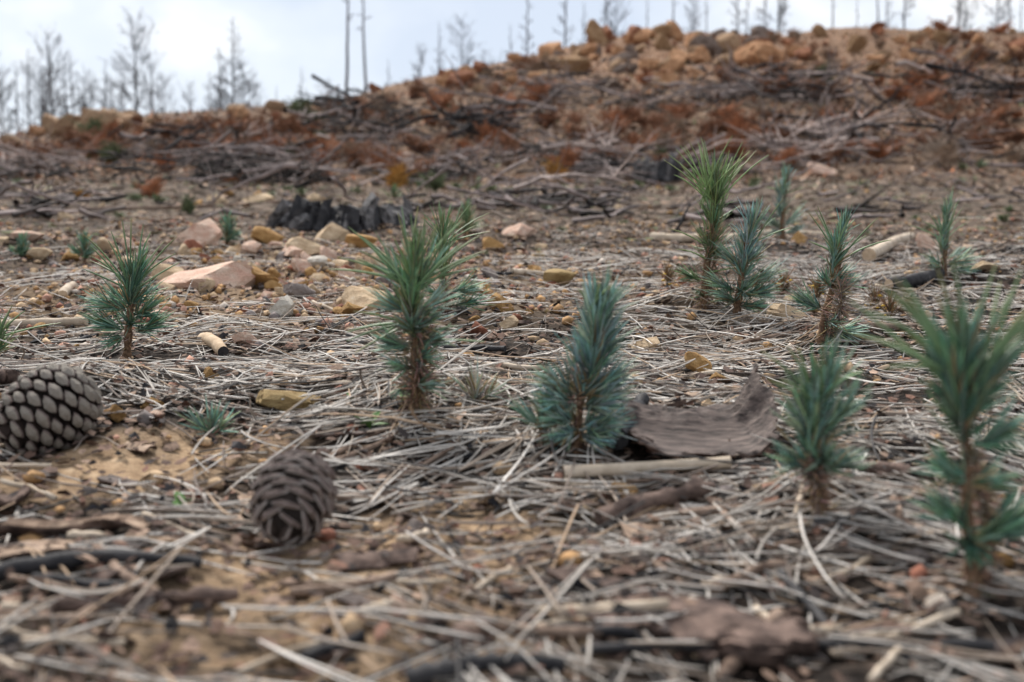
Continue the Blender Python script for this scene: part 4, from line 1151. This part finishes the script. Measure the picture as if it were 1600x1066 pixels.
seedling(902, 704, [(0, 0), (2, 60), (8, 120), (20, 200)], (4, 84, 28, 222, 64, 1150),
         [(0, 92, -42, 116, -8, 46, 130), (-2, 78, -38, 90, -22, 46, 120), (8, 92, 60, 122, -8, 48, 140), (10, 78, 52, 92, -18, 44, 120), (2, 42, 42, 52, -26, 50, 140), (10, 60, 50, 40, -12, 36, 90), (4, 90, 10, 110, 40, 44, 100), (4, 60, -30, 70, 24, 40, 60), (-2, 50, -36, 62, -22, 44, 120), (4, 30, 32, 30, -26, 42, 100), (0, 36, -22, 34, -32, 40, 90), (4, 70, 40, 76, -30, 44, 100)],
         fan(24, 220, 60, 120, 4, 40, 60, 4), 'blue', 'stout blue green seedling with upright brush of needles before the curled bark'.replace('before', 'beside'), seed=4, stem_r=7, dead=120, rad=.0006)
seedling(846, 704, [(0, 0), (0, 25), (2, 45)], (0, 34, 4, 62, 50, 90),
         [(0, 36, -30, 62, -8, 40, 40), (2, 36, 36, 66, -8, 40, 40), (0, 40, 10, 60, 20, 40, 30)], [], 'teal', 'small sprig seedling at the foot of the stout blue one', dead=40, seed=5, stem_r=5)
seedling(1100, 484, [(0, 0), (2, 60), (6, 100), (12, 150)], (4, 76, 14, 196, 40, 640),
         [(-2, 46, -28, 56, -6, 30, 80), (2, 84, 22, 96, -8, 26, 60), (2, 20, -10, 26, -12, 22, 30)],
         fan(12, 172, 142, 42, 34, 60, 104, 6, 8) + [(4, 100, -60, 128), (6, 60, 70, 70), (4, 80, -52, 96)], 'green', 'tall bright green seedling with brush of long needles and bare scaly stem', seed=6, stem_r=6, dead=420, lpal='fresh')
seedling(1150, 498, [(0, 0), (4, 40), (10, 90), (18, 150)], (10, 64, 24, 152, 40, 520),
         [(2, 46, -32, 58, -10, 36, 120), (4, 30, -22, 36, -22, 34, 110), (6, 50, 44, 66, -8, 38, 130), (8, 36, 42, 44, -14, 36, 120), (4, 40, 8, 50, -34, 34, 100), (4, 24, 26, 26, -24, 30, 80), (10, 80, 34, 100, 8, 34, 70), (8, 80, -12, 100, 8, 34, 70)],
         fan(18, 110, 30, 60, 3, 60, 95, 7), 'blue', 'bushy blue green seedling beside the tall bright green one', seed=7, stem_r=6, dead=70, palside='teal')
seedling(1222, 378, [(0, 0), (0, 40), (4, 80)], (0, 22, 8, 106, 24, 330), [(0, 22, -18, 32, -4, 22, 70), (2, 24, 20, 44, -4, 22, 80), (2, 14, 18, 20, -8, 20, 60), (0, 14, -14, 18, -8, 20, 50)],
         fan(2, 70, 160, 30, 6, 26, 40, 8), 'blue', 'slender blue green seedling at the far edge of the litter', dead=30, seed=8, stem_r=4, rad=.0008)
seedling(1283, 534, [(0, 0), (4, 40), (14, 80), (28, 140)], (14, 84, 32, 178, 34, 460),
         [(2, 50, -32, 66, -8, 36, 130), (12, 78, 48, 96, -6, 28, 110), (8, 22, 52, 16, -10, 36, 120), (12, 86, 0, 100, -10, 26, 60), (4, 30, 14, 34, -30, 26, 50), (16, 90, 40, 110, 8, 28, 60)],
         fan(24, 130, 150, 30, 11, 50, 92, 9), 'teal', 'slim seedling with blue green plume and bare brown stem above the flat tan stone', seed=9, stem_r=7, dead=420)
seedling(1476, 434, [(0, 0), (-2, 30), (2, 70)], (-2, 26, 4, 112, 24, 360), [(-2, 22, -26, 36, -4, 22, 70), (0, 22, 28, 32, -6, 26, 100), (2, 12, 32, 16, -8, 24, 90), (-2, 12, -16, 18, -8, 22, 60), (0, 30, 24, 44, 6, 22, 60)],
         fan(0, 66, 165, 25, 10, 34, 60, 10), 'teal', 'small dense seedling standing by the charred split log', seed=10, stem_r=5, dead=50)
seedling(1283, 814, [(0, 0), (-4, 50), (-10, 100), (-8, 150)], (-12, 96, 8, 222, 66, 520),
         [(-6, 86, -54, 104, -10, 44, 120), (-4, 84, 32, 100, -10, 42, 110), (-6, 130, -44, 190, -10, 56, 70), (-4, 130, 36, 190, -10, 56, 70), (-6, 100, -10, 120, -40, 46, 80)],
         fan(-6, 180, 150, 100, 6, 90, 130, 11), 'teal', 'stocky blue green seedling with thick brown stem beyond the bark slab', seed=11, stem_r=13, dead=420, rad=.0006)
seedling(1520, 936, [(0, 0), (-6, 80), (-16, 180), (-20, 300)], (-22, 250, -26, 392, 84, 430),
         [(-12, 110, -52, 150, -14, 56, 130), (-8, 100, 54, 140, -10, 58, 140), (-10, 96, -20, 96, -48, 50, 110), (-16, 190, -52, 214, -10, 48, 90), (-14, 250, 34, 272, -10, 52, 110), (-14, 190, 26, 196, -10, 46, 80), (-20, 300, -66, 380, 0, 60, 60), (-20, 300, 30, 380, 0, 60, 60)],
         fan(-20, 340, 165, 28, 26, 120, 215, 14, 12) + [(0, 320, 110, 430), (0, 320, 96, 470), (0, 330, 60, 500), (0, 330, 46, 520)], 'dark', 'tallest seedling, long top needles and a tufted bare stem', seed=12, stem_r=12, dead=420, rad=.00065, lpal='green')
seedling(328, 686, [(0, 0), (2, 14)], (0, 8, 4, 26, 38, 70), [(0, 10, -20, 34, -6, 30, 30), (2, 10, 26, 34, -6, 30, 30)], [], 'teal', 'tiny tuft seedling beside the long flat ochre rock', dead=40, seed=13, stem_r=4)
seedling(746, 638, [(0, 0), (0, 20)], (0, 12, 0, 34, 44, 60), [(0, 14, -32, 44, -4, 34, 26), (0, 14, 34, 40, -4, 34, 26)], [], 'grey', 'tiny faded grey green tuft between the mound and the blue seedling', dead=60, seed=14, stem_r=4)
seedling(-14, 574, [(0, 0), (0, 30)], (0, 14, 6, 50, 40, 120), [(0, 16, 26, 40, -6, 34, 50), (0, 16, -20, 40, -6, 34, 40)], fan(4, 40, 80, 20, 4, 60, 100, 15), 'green', 'green sprig seedling behind the rough grey barked stick', dead=30, seed=15, stem_r=4)
for i, (u, v, h, w, lab) in enumerate([(132, 412, 48, 24, 'small seedling on the dirt beyond the dark green bushy one'), (34, 406, 36, 18, 'tiny seedling on the dirt before the dull pink rock'.replace('before', 'near')),
        (354, 388, 50, 26, 'small seedling in front of the reddish pink rock'.replace('in front of', 'against')), (726, 374, 54, 30, 'bright green seedling beside the ochre stone at litter edge'), (615, 312, 22, 18, 'tiny green seedling behind the stump'), (745, 300, 20, 14, 'tiny seedling in the bare dirt near golden bracken')]):
    seedling(u, v, [(0, 0), (1, h * .5)], (0, h * .25, 2, h * .8, h * .4, 170), [(0, h * .25, -w * .6, h * .45, -3, h * .35, 45), (0, h * .25, w * .6, h * .45, -3, h * .35, 45), (0, h * .2, w * .2, h * .3, -8, h * .3, 30)], [],
             'dark' if i < 3 else 'green', lab, dead=14, seed=30 + i, stem_r=2.4, rad=.0011)
# green tufts sprouting on the bare dirt
TUFT = []
for i in range(3):
    r = np.random.default_rng(700 + i)
    parts_ = [needle_set((r.normal(0, .25), r.normal(0, .2), 0), (r.normal(0, .25), r.normal(0, .2), .45), 36, .5, (.085, .135, .06), r, a0=1.1, a1=.4, rad=.022, jitter=.3) for _ in range(4)]
    V, Q, C = merge(parts_); TUFT.append(mesh('grass_tuft', V, Q, tint=C, mats=[M_GREEN]))
for (u, v, h) in [(712, 296, 20), (768, 300, 18), (806, 302, 18), (850, 330, 20), (826, 300, 14), (905, 300, 14), (930, 292, 16), (1000, 292, 16), (1045, 300, 20), (920, 345, 14), (975, 352, 14), (660, 296, 22), (250, 318, 22), (210, 312, 18),
                  (1352, 292, 20), (1500, 265, 18), (1530, 262, 18), (1510, 348, 18), (1570, 346, 20), (1180, 290, 20), (470, 305, 18), (1100, 256, 14), (450, 300, 16), (560, 302, 16), (880, 296, 14)] + [(float(rng.uniform(0, 1600)), float(rng.uniform(280, 368)), float(rng.uniform(10, 20))) for _ in range(26)]:
    p, s = P(u, v)
    o = obj('green_tuft', TUFT[rng.integers(0, 3)], loc=(p[0], p[1], p[2] - .003), label='small green tuft sprouting on the bare dirt', cat='grass tuft', group='green tufts on the bare dirt')
    k_ = h * s; o.scale = (k_, k_, k_ * .8); o.rotation_euler = (0, 0, rng.uniform(0, 6.28))

# ------------------------------------------------------------------ leafy weeds and yellow herbs
def leaf_mesh(seed):
    t = np.linspace(0, 1, 7); w = .32 * np.sin(np.clip(t, .02, .98) * math.pi) ** .7
    V = np.concatenate([np.stack([t, -w, .10 * np.sin(t * 3) + .05], -1), np.stack([t, 0 * t, .10 * np.sin(t * 3)], -1), np.stack([t, w, .10 * np.sin(t * 3) + .05], -1)])
    Q = [(r_ * 7 + i, r_ * 7 + i + 1, (r_ + 1) * 7 + i + 1, (r_ + 1) * 7 + i) for r_ in range(2) for i in range(6)]
    return mesh('leaf', V, np.array(Q), mats=[M_LEAF])
LEAF = leaf_mesh(0)
for (u, v, sz, n_, lab) in [(640, 640, 30, 3, 'bright green leafy weed at the foot of the brown mound'), (578, 678, 34, 4, 'green weed with flat leaves beside the reddish bark flake'),
                            (552, 632, 20, 2, 'tiny upright green leaf weed behind the flat leaved one'), (548, 672, 24, 3, 'narrow leaved green weed beside the flat leaved one'), (1090, 745, 24, 2, 'tiny green sprout at the end of the bleached stick'),
                            (285, 800, 30, 3, 'dark green weed leaves half buried behind the charred stick'), (1010, 700, 20, 3, 'little green weed in the shade of the curled bark')]:
    p, s = P(u, v)
    root = obj('leafy_weed', None, loc=p, label=lab, cat='weed')
    t = np.linspace(0, 1, 5); V, Q = tubes(np.stack([t * 0, t * 0, t * sz * .4 * s], -1)[None], np.full((1, 5), 1.2 * s), 5)
    obj('stem', mesh('stem', V, Q, mats=[M_LEAF]), root)
    for i in range(n_):
        o = obj('leaf', LEAF, root); k_ = sz * s * rng.uniform(.7, 1.1); o.scale = (k_, k_, k_)
        o.location = (0, 0, sz * .3 * s); o.rotation_euler = (rng.normal(0, .3), rng.uniform(-.9, .0), i * 6.28 / n_ + rng.normal(0, .4))
for (u, v, lab) in [(1225, 462, 'withered herb with yellow leaf tips beside bushy seedling'), (1276, 470, 'herb with yellow flower heads behind the slim seedling'), (1366, 486, 'yellow tipped withered herb beyond the slim seedling'), (1388, 500, 'low yellow leaved herb beside the yellow tipped one'), (1042, 452, 'yellow herb under the tall bright green seedling')]:
    p, s = P(u, v); r = np.random.default_rng(int(u))
    root = obj('withered_herb', None, loc=p, label=lab, cat='herb')
    V, Q, C = needle_set((0, 0, 0), (0, 0, 22 * s), 70, 24 * s, (.17, .12, .07), r, a0=1.2, a1=.5, rad=.0007, jitter=.35)
    obj('dry_leaves', mesh('dry_leaves', V, Q, tint=C, mats=[M_DEADN]), root, kind='stuff')
    for i in range(4):
        V, Fc = stone_shape(ICO1, 60 + i, 4)
        o = obj('yellow_bud', mesh('yellow_bud', V, Fc, mats=[M_YELLOW]), root); k_ = r.uniform(2, 4.5) * s
        o.scale = (k_, k_, k_ * .6); o.location = (r.normal(0, 9) * s, r.normal(0, 5) * s, r.uniform(6, 24) * s)

# ------------------------------------------------------------------ needle litter
def litter_xy(n, y0, y1, wide=.60):
    y = np.sqrt(rng.uniform(y0 ** 2, y1 ** 2, n)); x = rng.uniform(-1, 1, n) * (wide * y + .05)
    return x, y

for (u, v, rpx) in [(58, 712, 74), (447, 862, 74)]:
    p, s = P(u, v); EXCL.append((p[0], p[1] + 40 * s, rpx * s))

def needles(n, y0, y1, S, k, thick=1.0):
    x, y = litter_xy(n, y0, y1)
    dens = 1 - .88 * sandmask(x, y) - .85 * stonymask(x, y) * sstep(1.15, 1.5, y)
    dens *= 1 - sstep(-.35, .25, y - edge_y(x) + .5 * fbm(x * 5, y * 5, 3, 2)) * .97
    dens *= np.clip(.70 + 2.2 * fbm(x * 6, y * 6, 55, 3), .08, 1)
    ok = rng.random(n) < dens
    for (a, b, r_) in EXCL:
        ok &= (x - a) ** 2 + (y - b) ** 2 > r_ ** 2
    x, y = x[ok], y[ok]; n = len(x)
    L = rng.choice([.035, .06, .085, .12], n, p=[.28, .32, .28, .12]) * rng.uniform(.75, 1.25, n)
    field = 2.2 * fbm(x * 2.4, y * 2.4, 66, 2)
    a = np.where(rng.random(n) < .6, field + rng.normal(0, .5, n), rng.uniform(0, math.pi, n)) + (rng.random(n) < .5) * math.pi
    q = np.linspace(-.5, .5, S)
    curv = rng.normal(0, .12, n) + (rng.random(n) < .10) * rng.normal(0, .6, n)
    th = a[:, None] + curv[:, None] * q[None] * 2
    dx = np.cos(th) * L[:, None] / (S - 1); dy = np.sin(th) * L[:, None] / (S - 1)
    X = x[:, None] + np.cumsum(dx, axis=1) - dx.sum(1, keepdims=True) / 2
    Y = y[:, None] + np.cumsum(dy, axis=1) - dy.sum(1, keepdims=True) / 2
    hz = H(X.ravel(), Y.ravel()).reshape(X.shape)
    lin = hz.mean(1, keepdims=True) + (hz[:, -1:] - hz[:, :1]) * q[None]          # stiff: mostly straight across bumps
    z = .35 * hz + .65 * np.maximum(lin, hz - .001)
    lay = rng.gamma(1.4, .0026, n)
    lay = np.minimum(lay, .014)
    til = rng.normal(0, .05, n) + (rng.random(n) < .05) * rng.normal(0, .35, n)
    til = np.clip(til, -.8, .8)
    z = z + lay[:, None] + .0008 + (np.abs(til) * L * .35)[:, None] + til[:, None] * q[None] * L[:, None]
    Pt = np.stack([X, Y, z], -1)
    pr = rng.random(n) < .38                                   # needles fall in pairs, joined at one end
    A0 = Pt[pr]; dl = rng.normal(0, .16, pr.sum()); o0 = A0[:, :1]
    rel = A0 - o0; cs_, sn_ = np.cos(dl)[:, None], np.sin(dl)[:, None]
    B0 = np.stack([rel[..., 0] * cs_ - rel[..., 1] * sn_, rel[..., 0] * sn_ + rel[..., 1] * cs_, rel[..., 2] + rng.normal(0, .0015, (pr.sum(), 1)) * np.linspace(0, 1, S)], -1) + o0
    Pt = np.concatenate([Pt, B0]); lay = np.concatenate([lay, lay[pr]]); L = np.concatenate([L, L[pr]]); n = len(Pt)
    rad = thick * rng.uniform(.00062, .00105, n) * np.where(L > .08, 1.05, 1)
    Rd = rad[:, None] * np.interp(q, [-.5, -.4, .3, .5], [.9, 1.05, .9, .35])[None]
    pal = np.array([(.54, .51, .475), (.42, .39, .355), (.68, .65, .61), (.33, .27, .22), (.43, .31, .21), (.18, .145, .125), (.045, .042, .042)])
    c = pal[rng.choice(7, n, p=[.24, .20, .13, .16, .07, .13, .07])] * rng.uniform(.8, 1.2, n)[:, None]
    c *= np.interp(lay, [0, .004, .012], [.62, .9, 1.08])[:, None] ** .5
    return Pt, Rd, c, lay

Pt, Rd, c, lay = needles(5000, .30, 1.0, 8, 4, 1.0)
px, py = proj(Pt.mean(axis=1))
vis = (px > 10) & (px < 1590) & (py > 690) & (py < 1060)
score = np.where(vis, Rd[:, 2] / Pt[:, :, 1].mean(1) * (lay + .004), 0)
top = np.argsort(-score)[:300]
rest = np.setdiff1d(np.arange(len(Pt)), top)
V, Q = tubes(Pt[rest], Rd[rest], 4, .75)
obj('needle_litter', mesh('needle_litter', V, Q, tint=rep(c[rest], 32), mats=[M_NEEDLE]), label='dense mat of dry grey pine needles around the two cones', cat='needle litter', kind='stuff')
for i in top:
    V, Q = tubes(Pt[i:i + 1], Rd[i:i + 1], 5, .75, cap=True)
    b = Pt[i].mean(axis=0)
    obj('pine_needle', mesh('pine_needle', V - b, Q, tint=np.tile(c[i], (len(V), 1)), mats=[M_NEEDLE]), loc=b, label='loose dry pine needle lying on the litter around the cones', cat='pine needle', group='loose dry needles around the cones')
Pt, Rd, c, lay = needles(11000, 1.0, 1.9, 5, 3, .92)
V, Q = tubes(Pt, Rd, 3, .8)
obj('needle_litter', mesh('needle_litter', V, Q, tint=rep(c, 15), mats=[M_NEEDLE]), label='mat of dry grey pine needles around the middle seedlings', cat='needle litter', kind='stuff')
Pt, Rd, c, lay = needles(21000, 1.9, 3.6, 4, 3, .95)
V, Q = tubes(Pt, Rd * 1.05, 3, .8)
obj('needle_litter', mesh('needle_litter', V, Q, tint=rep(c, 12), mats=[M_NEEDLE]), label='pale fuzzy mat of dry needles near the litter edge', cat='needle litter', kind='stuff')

# bark flakes, crumbs, charcoal and gravel: uncountable
def flakes(n, y0, y1, size, pal, p_, zoff, name, label, flat=True, material=None):
    x, y = litter_xy(n, y0, y1)
    d = 1 - sstep(-.1, .6, y - edge_y(x)) * .75
    ok = rng.random(n) < d
    x, y = x[ok], y[ok]; n = len(x)
    K = 5
    a = np.arange(K) * 2 * math.pi / K + rng.uniform(0, 6.28, n)[:, None]
    r_ = rng.uniform(*size, n)[:, None] * rng.uniform(.5, 1.15, (n, K))
    st = rng.uniform(.35, 1, n)[:, None]; az = rng.uniform(0, 3.14, n)[:, None]
    ex, ey = np.cos(a) * r_, np.sin(a) * r_ * st
    X, Y = ex * np.cos(az) - ey * np.sin(az), ex * np.sin(az) + ey * np.cos(az)
    tx, ty = rng.normal(0, .28, n)[:, None], rng.normal(.05, .28, n)[:, None]
    cup = rng.normal(0, .18, n)[:, None]
    base = H(x, y) + zoff * rng.random(n) + .001
    lift = (np.abs(tx) + np.abs(ty)) * r_.mean(1, keepdims=True) * .5
    Z = base[:, None] + tx * X + ty * Y + cup * r_ + lift
    ring = np.stack([x[:, None] + X, y[:, None] + Y, Z], -1)
    thick = (r_.mean(1) * (.12 if flat else .8))
    ctr = np.stack([x, y, base + lift[:, 0] + thick], -1)
    V = np.concatenate([ring, ctr[:, None]], 1).reshape(-1, 3)
    o_ = np.arange(n)[:, None, None] * (K + 1); j = np.arange(K)[None, :, None]
    T = np.concatenate([o_ + j, o_ + (j + 1) % K, o_ + K + 0 * j], -1).reshape(-1, 3)
    c = np.array(pal)[rng.choice(len(pal), n, p=p_)] * rng.uniform(.7, 1.25, n)[:, None]
    obj(name, mesh(name, V, T, tint=rep(c, K + 1), smooth=False, mats=[material or M_TINT]), label=label, cat='litter', kind='stuff')
BP = [(.16, .105, .08), (.28, .20, .15), (.10, .068, .055), (.38, .28, .21), (.26, .15, .11), (.05, .042, .04)]
flakes(13000, .3, 1.4, (.0018, .0075), BP, [.28, .17, .25, .08, .07, .15], .006, 'bark_crumbs', 'brown bark crumbs and flakes in the litter around the cones')
flakes(24000, 1.4, 3.7, (.0025, .010), BP, [.26, .17, .24, .10, .07, .16], .008, 'bark_crumbs', 'brown bark crumbs and flakes among the middle seedlings and rubble')
flakes(6000, .3, 3.5, (.0015, .008), [(.025, .025, .028), (.06, .058, .06)], [.7, .3], .004, 'charcoal_crumbs', 'black charcoal crumbs strewn through the litter', False)

def gravel(n):
    x, y = litter_xy(n, .5, 3.8)
    st = stonymask(x, y) * sstep(1.1, 1.4, y)
    ok = rng.random(n) < np.clip(.22 + .8 * st, 0, 1)
    x, y = x[ok], y[ok]; n = len(x)
    V0, F0 = ICO1
    sz = rng.uniform(.0022, .0095, n)
    jit = 1 + rng.normal(0, .16, (n, len(V0)))
    V = V0[None] * jit[..., None] * (sz[:, None] * rng.uniform(.7, 1.2, (n, 3)))[:, None, :] * np.array([1, 1, .7])
    V = V + np.stack([x, y, H(x, y) + sz * .3 + .002], -1)[:, None]
    T = (F0[None] + np.arange(n)[:, None, None] * len(V0)).reshape(-1, 3)
    pal = np.array([(.55, .34, .16), (.62, .46, .29), (.58, .34, .25), (.34, .15, .10), (.28, .25, .24), (.66, .60, .52)])
    c = pal[rng.choice(6, n, p=[.3, .26, .12, .12, .14, .06])] * rng.uniform(.7, 1.15, n)[:, None]
    obj('gravel', mesh('gravel', V.reshape(-1, 3), T, tint=rep(c, len(V0)), mats=[M_TINT]), label='fine ochre and tan gravel in the rubble strip', cat='gravel', kind='stuff')
gravel(10000)
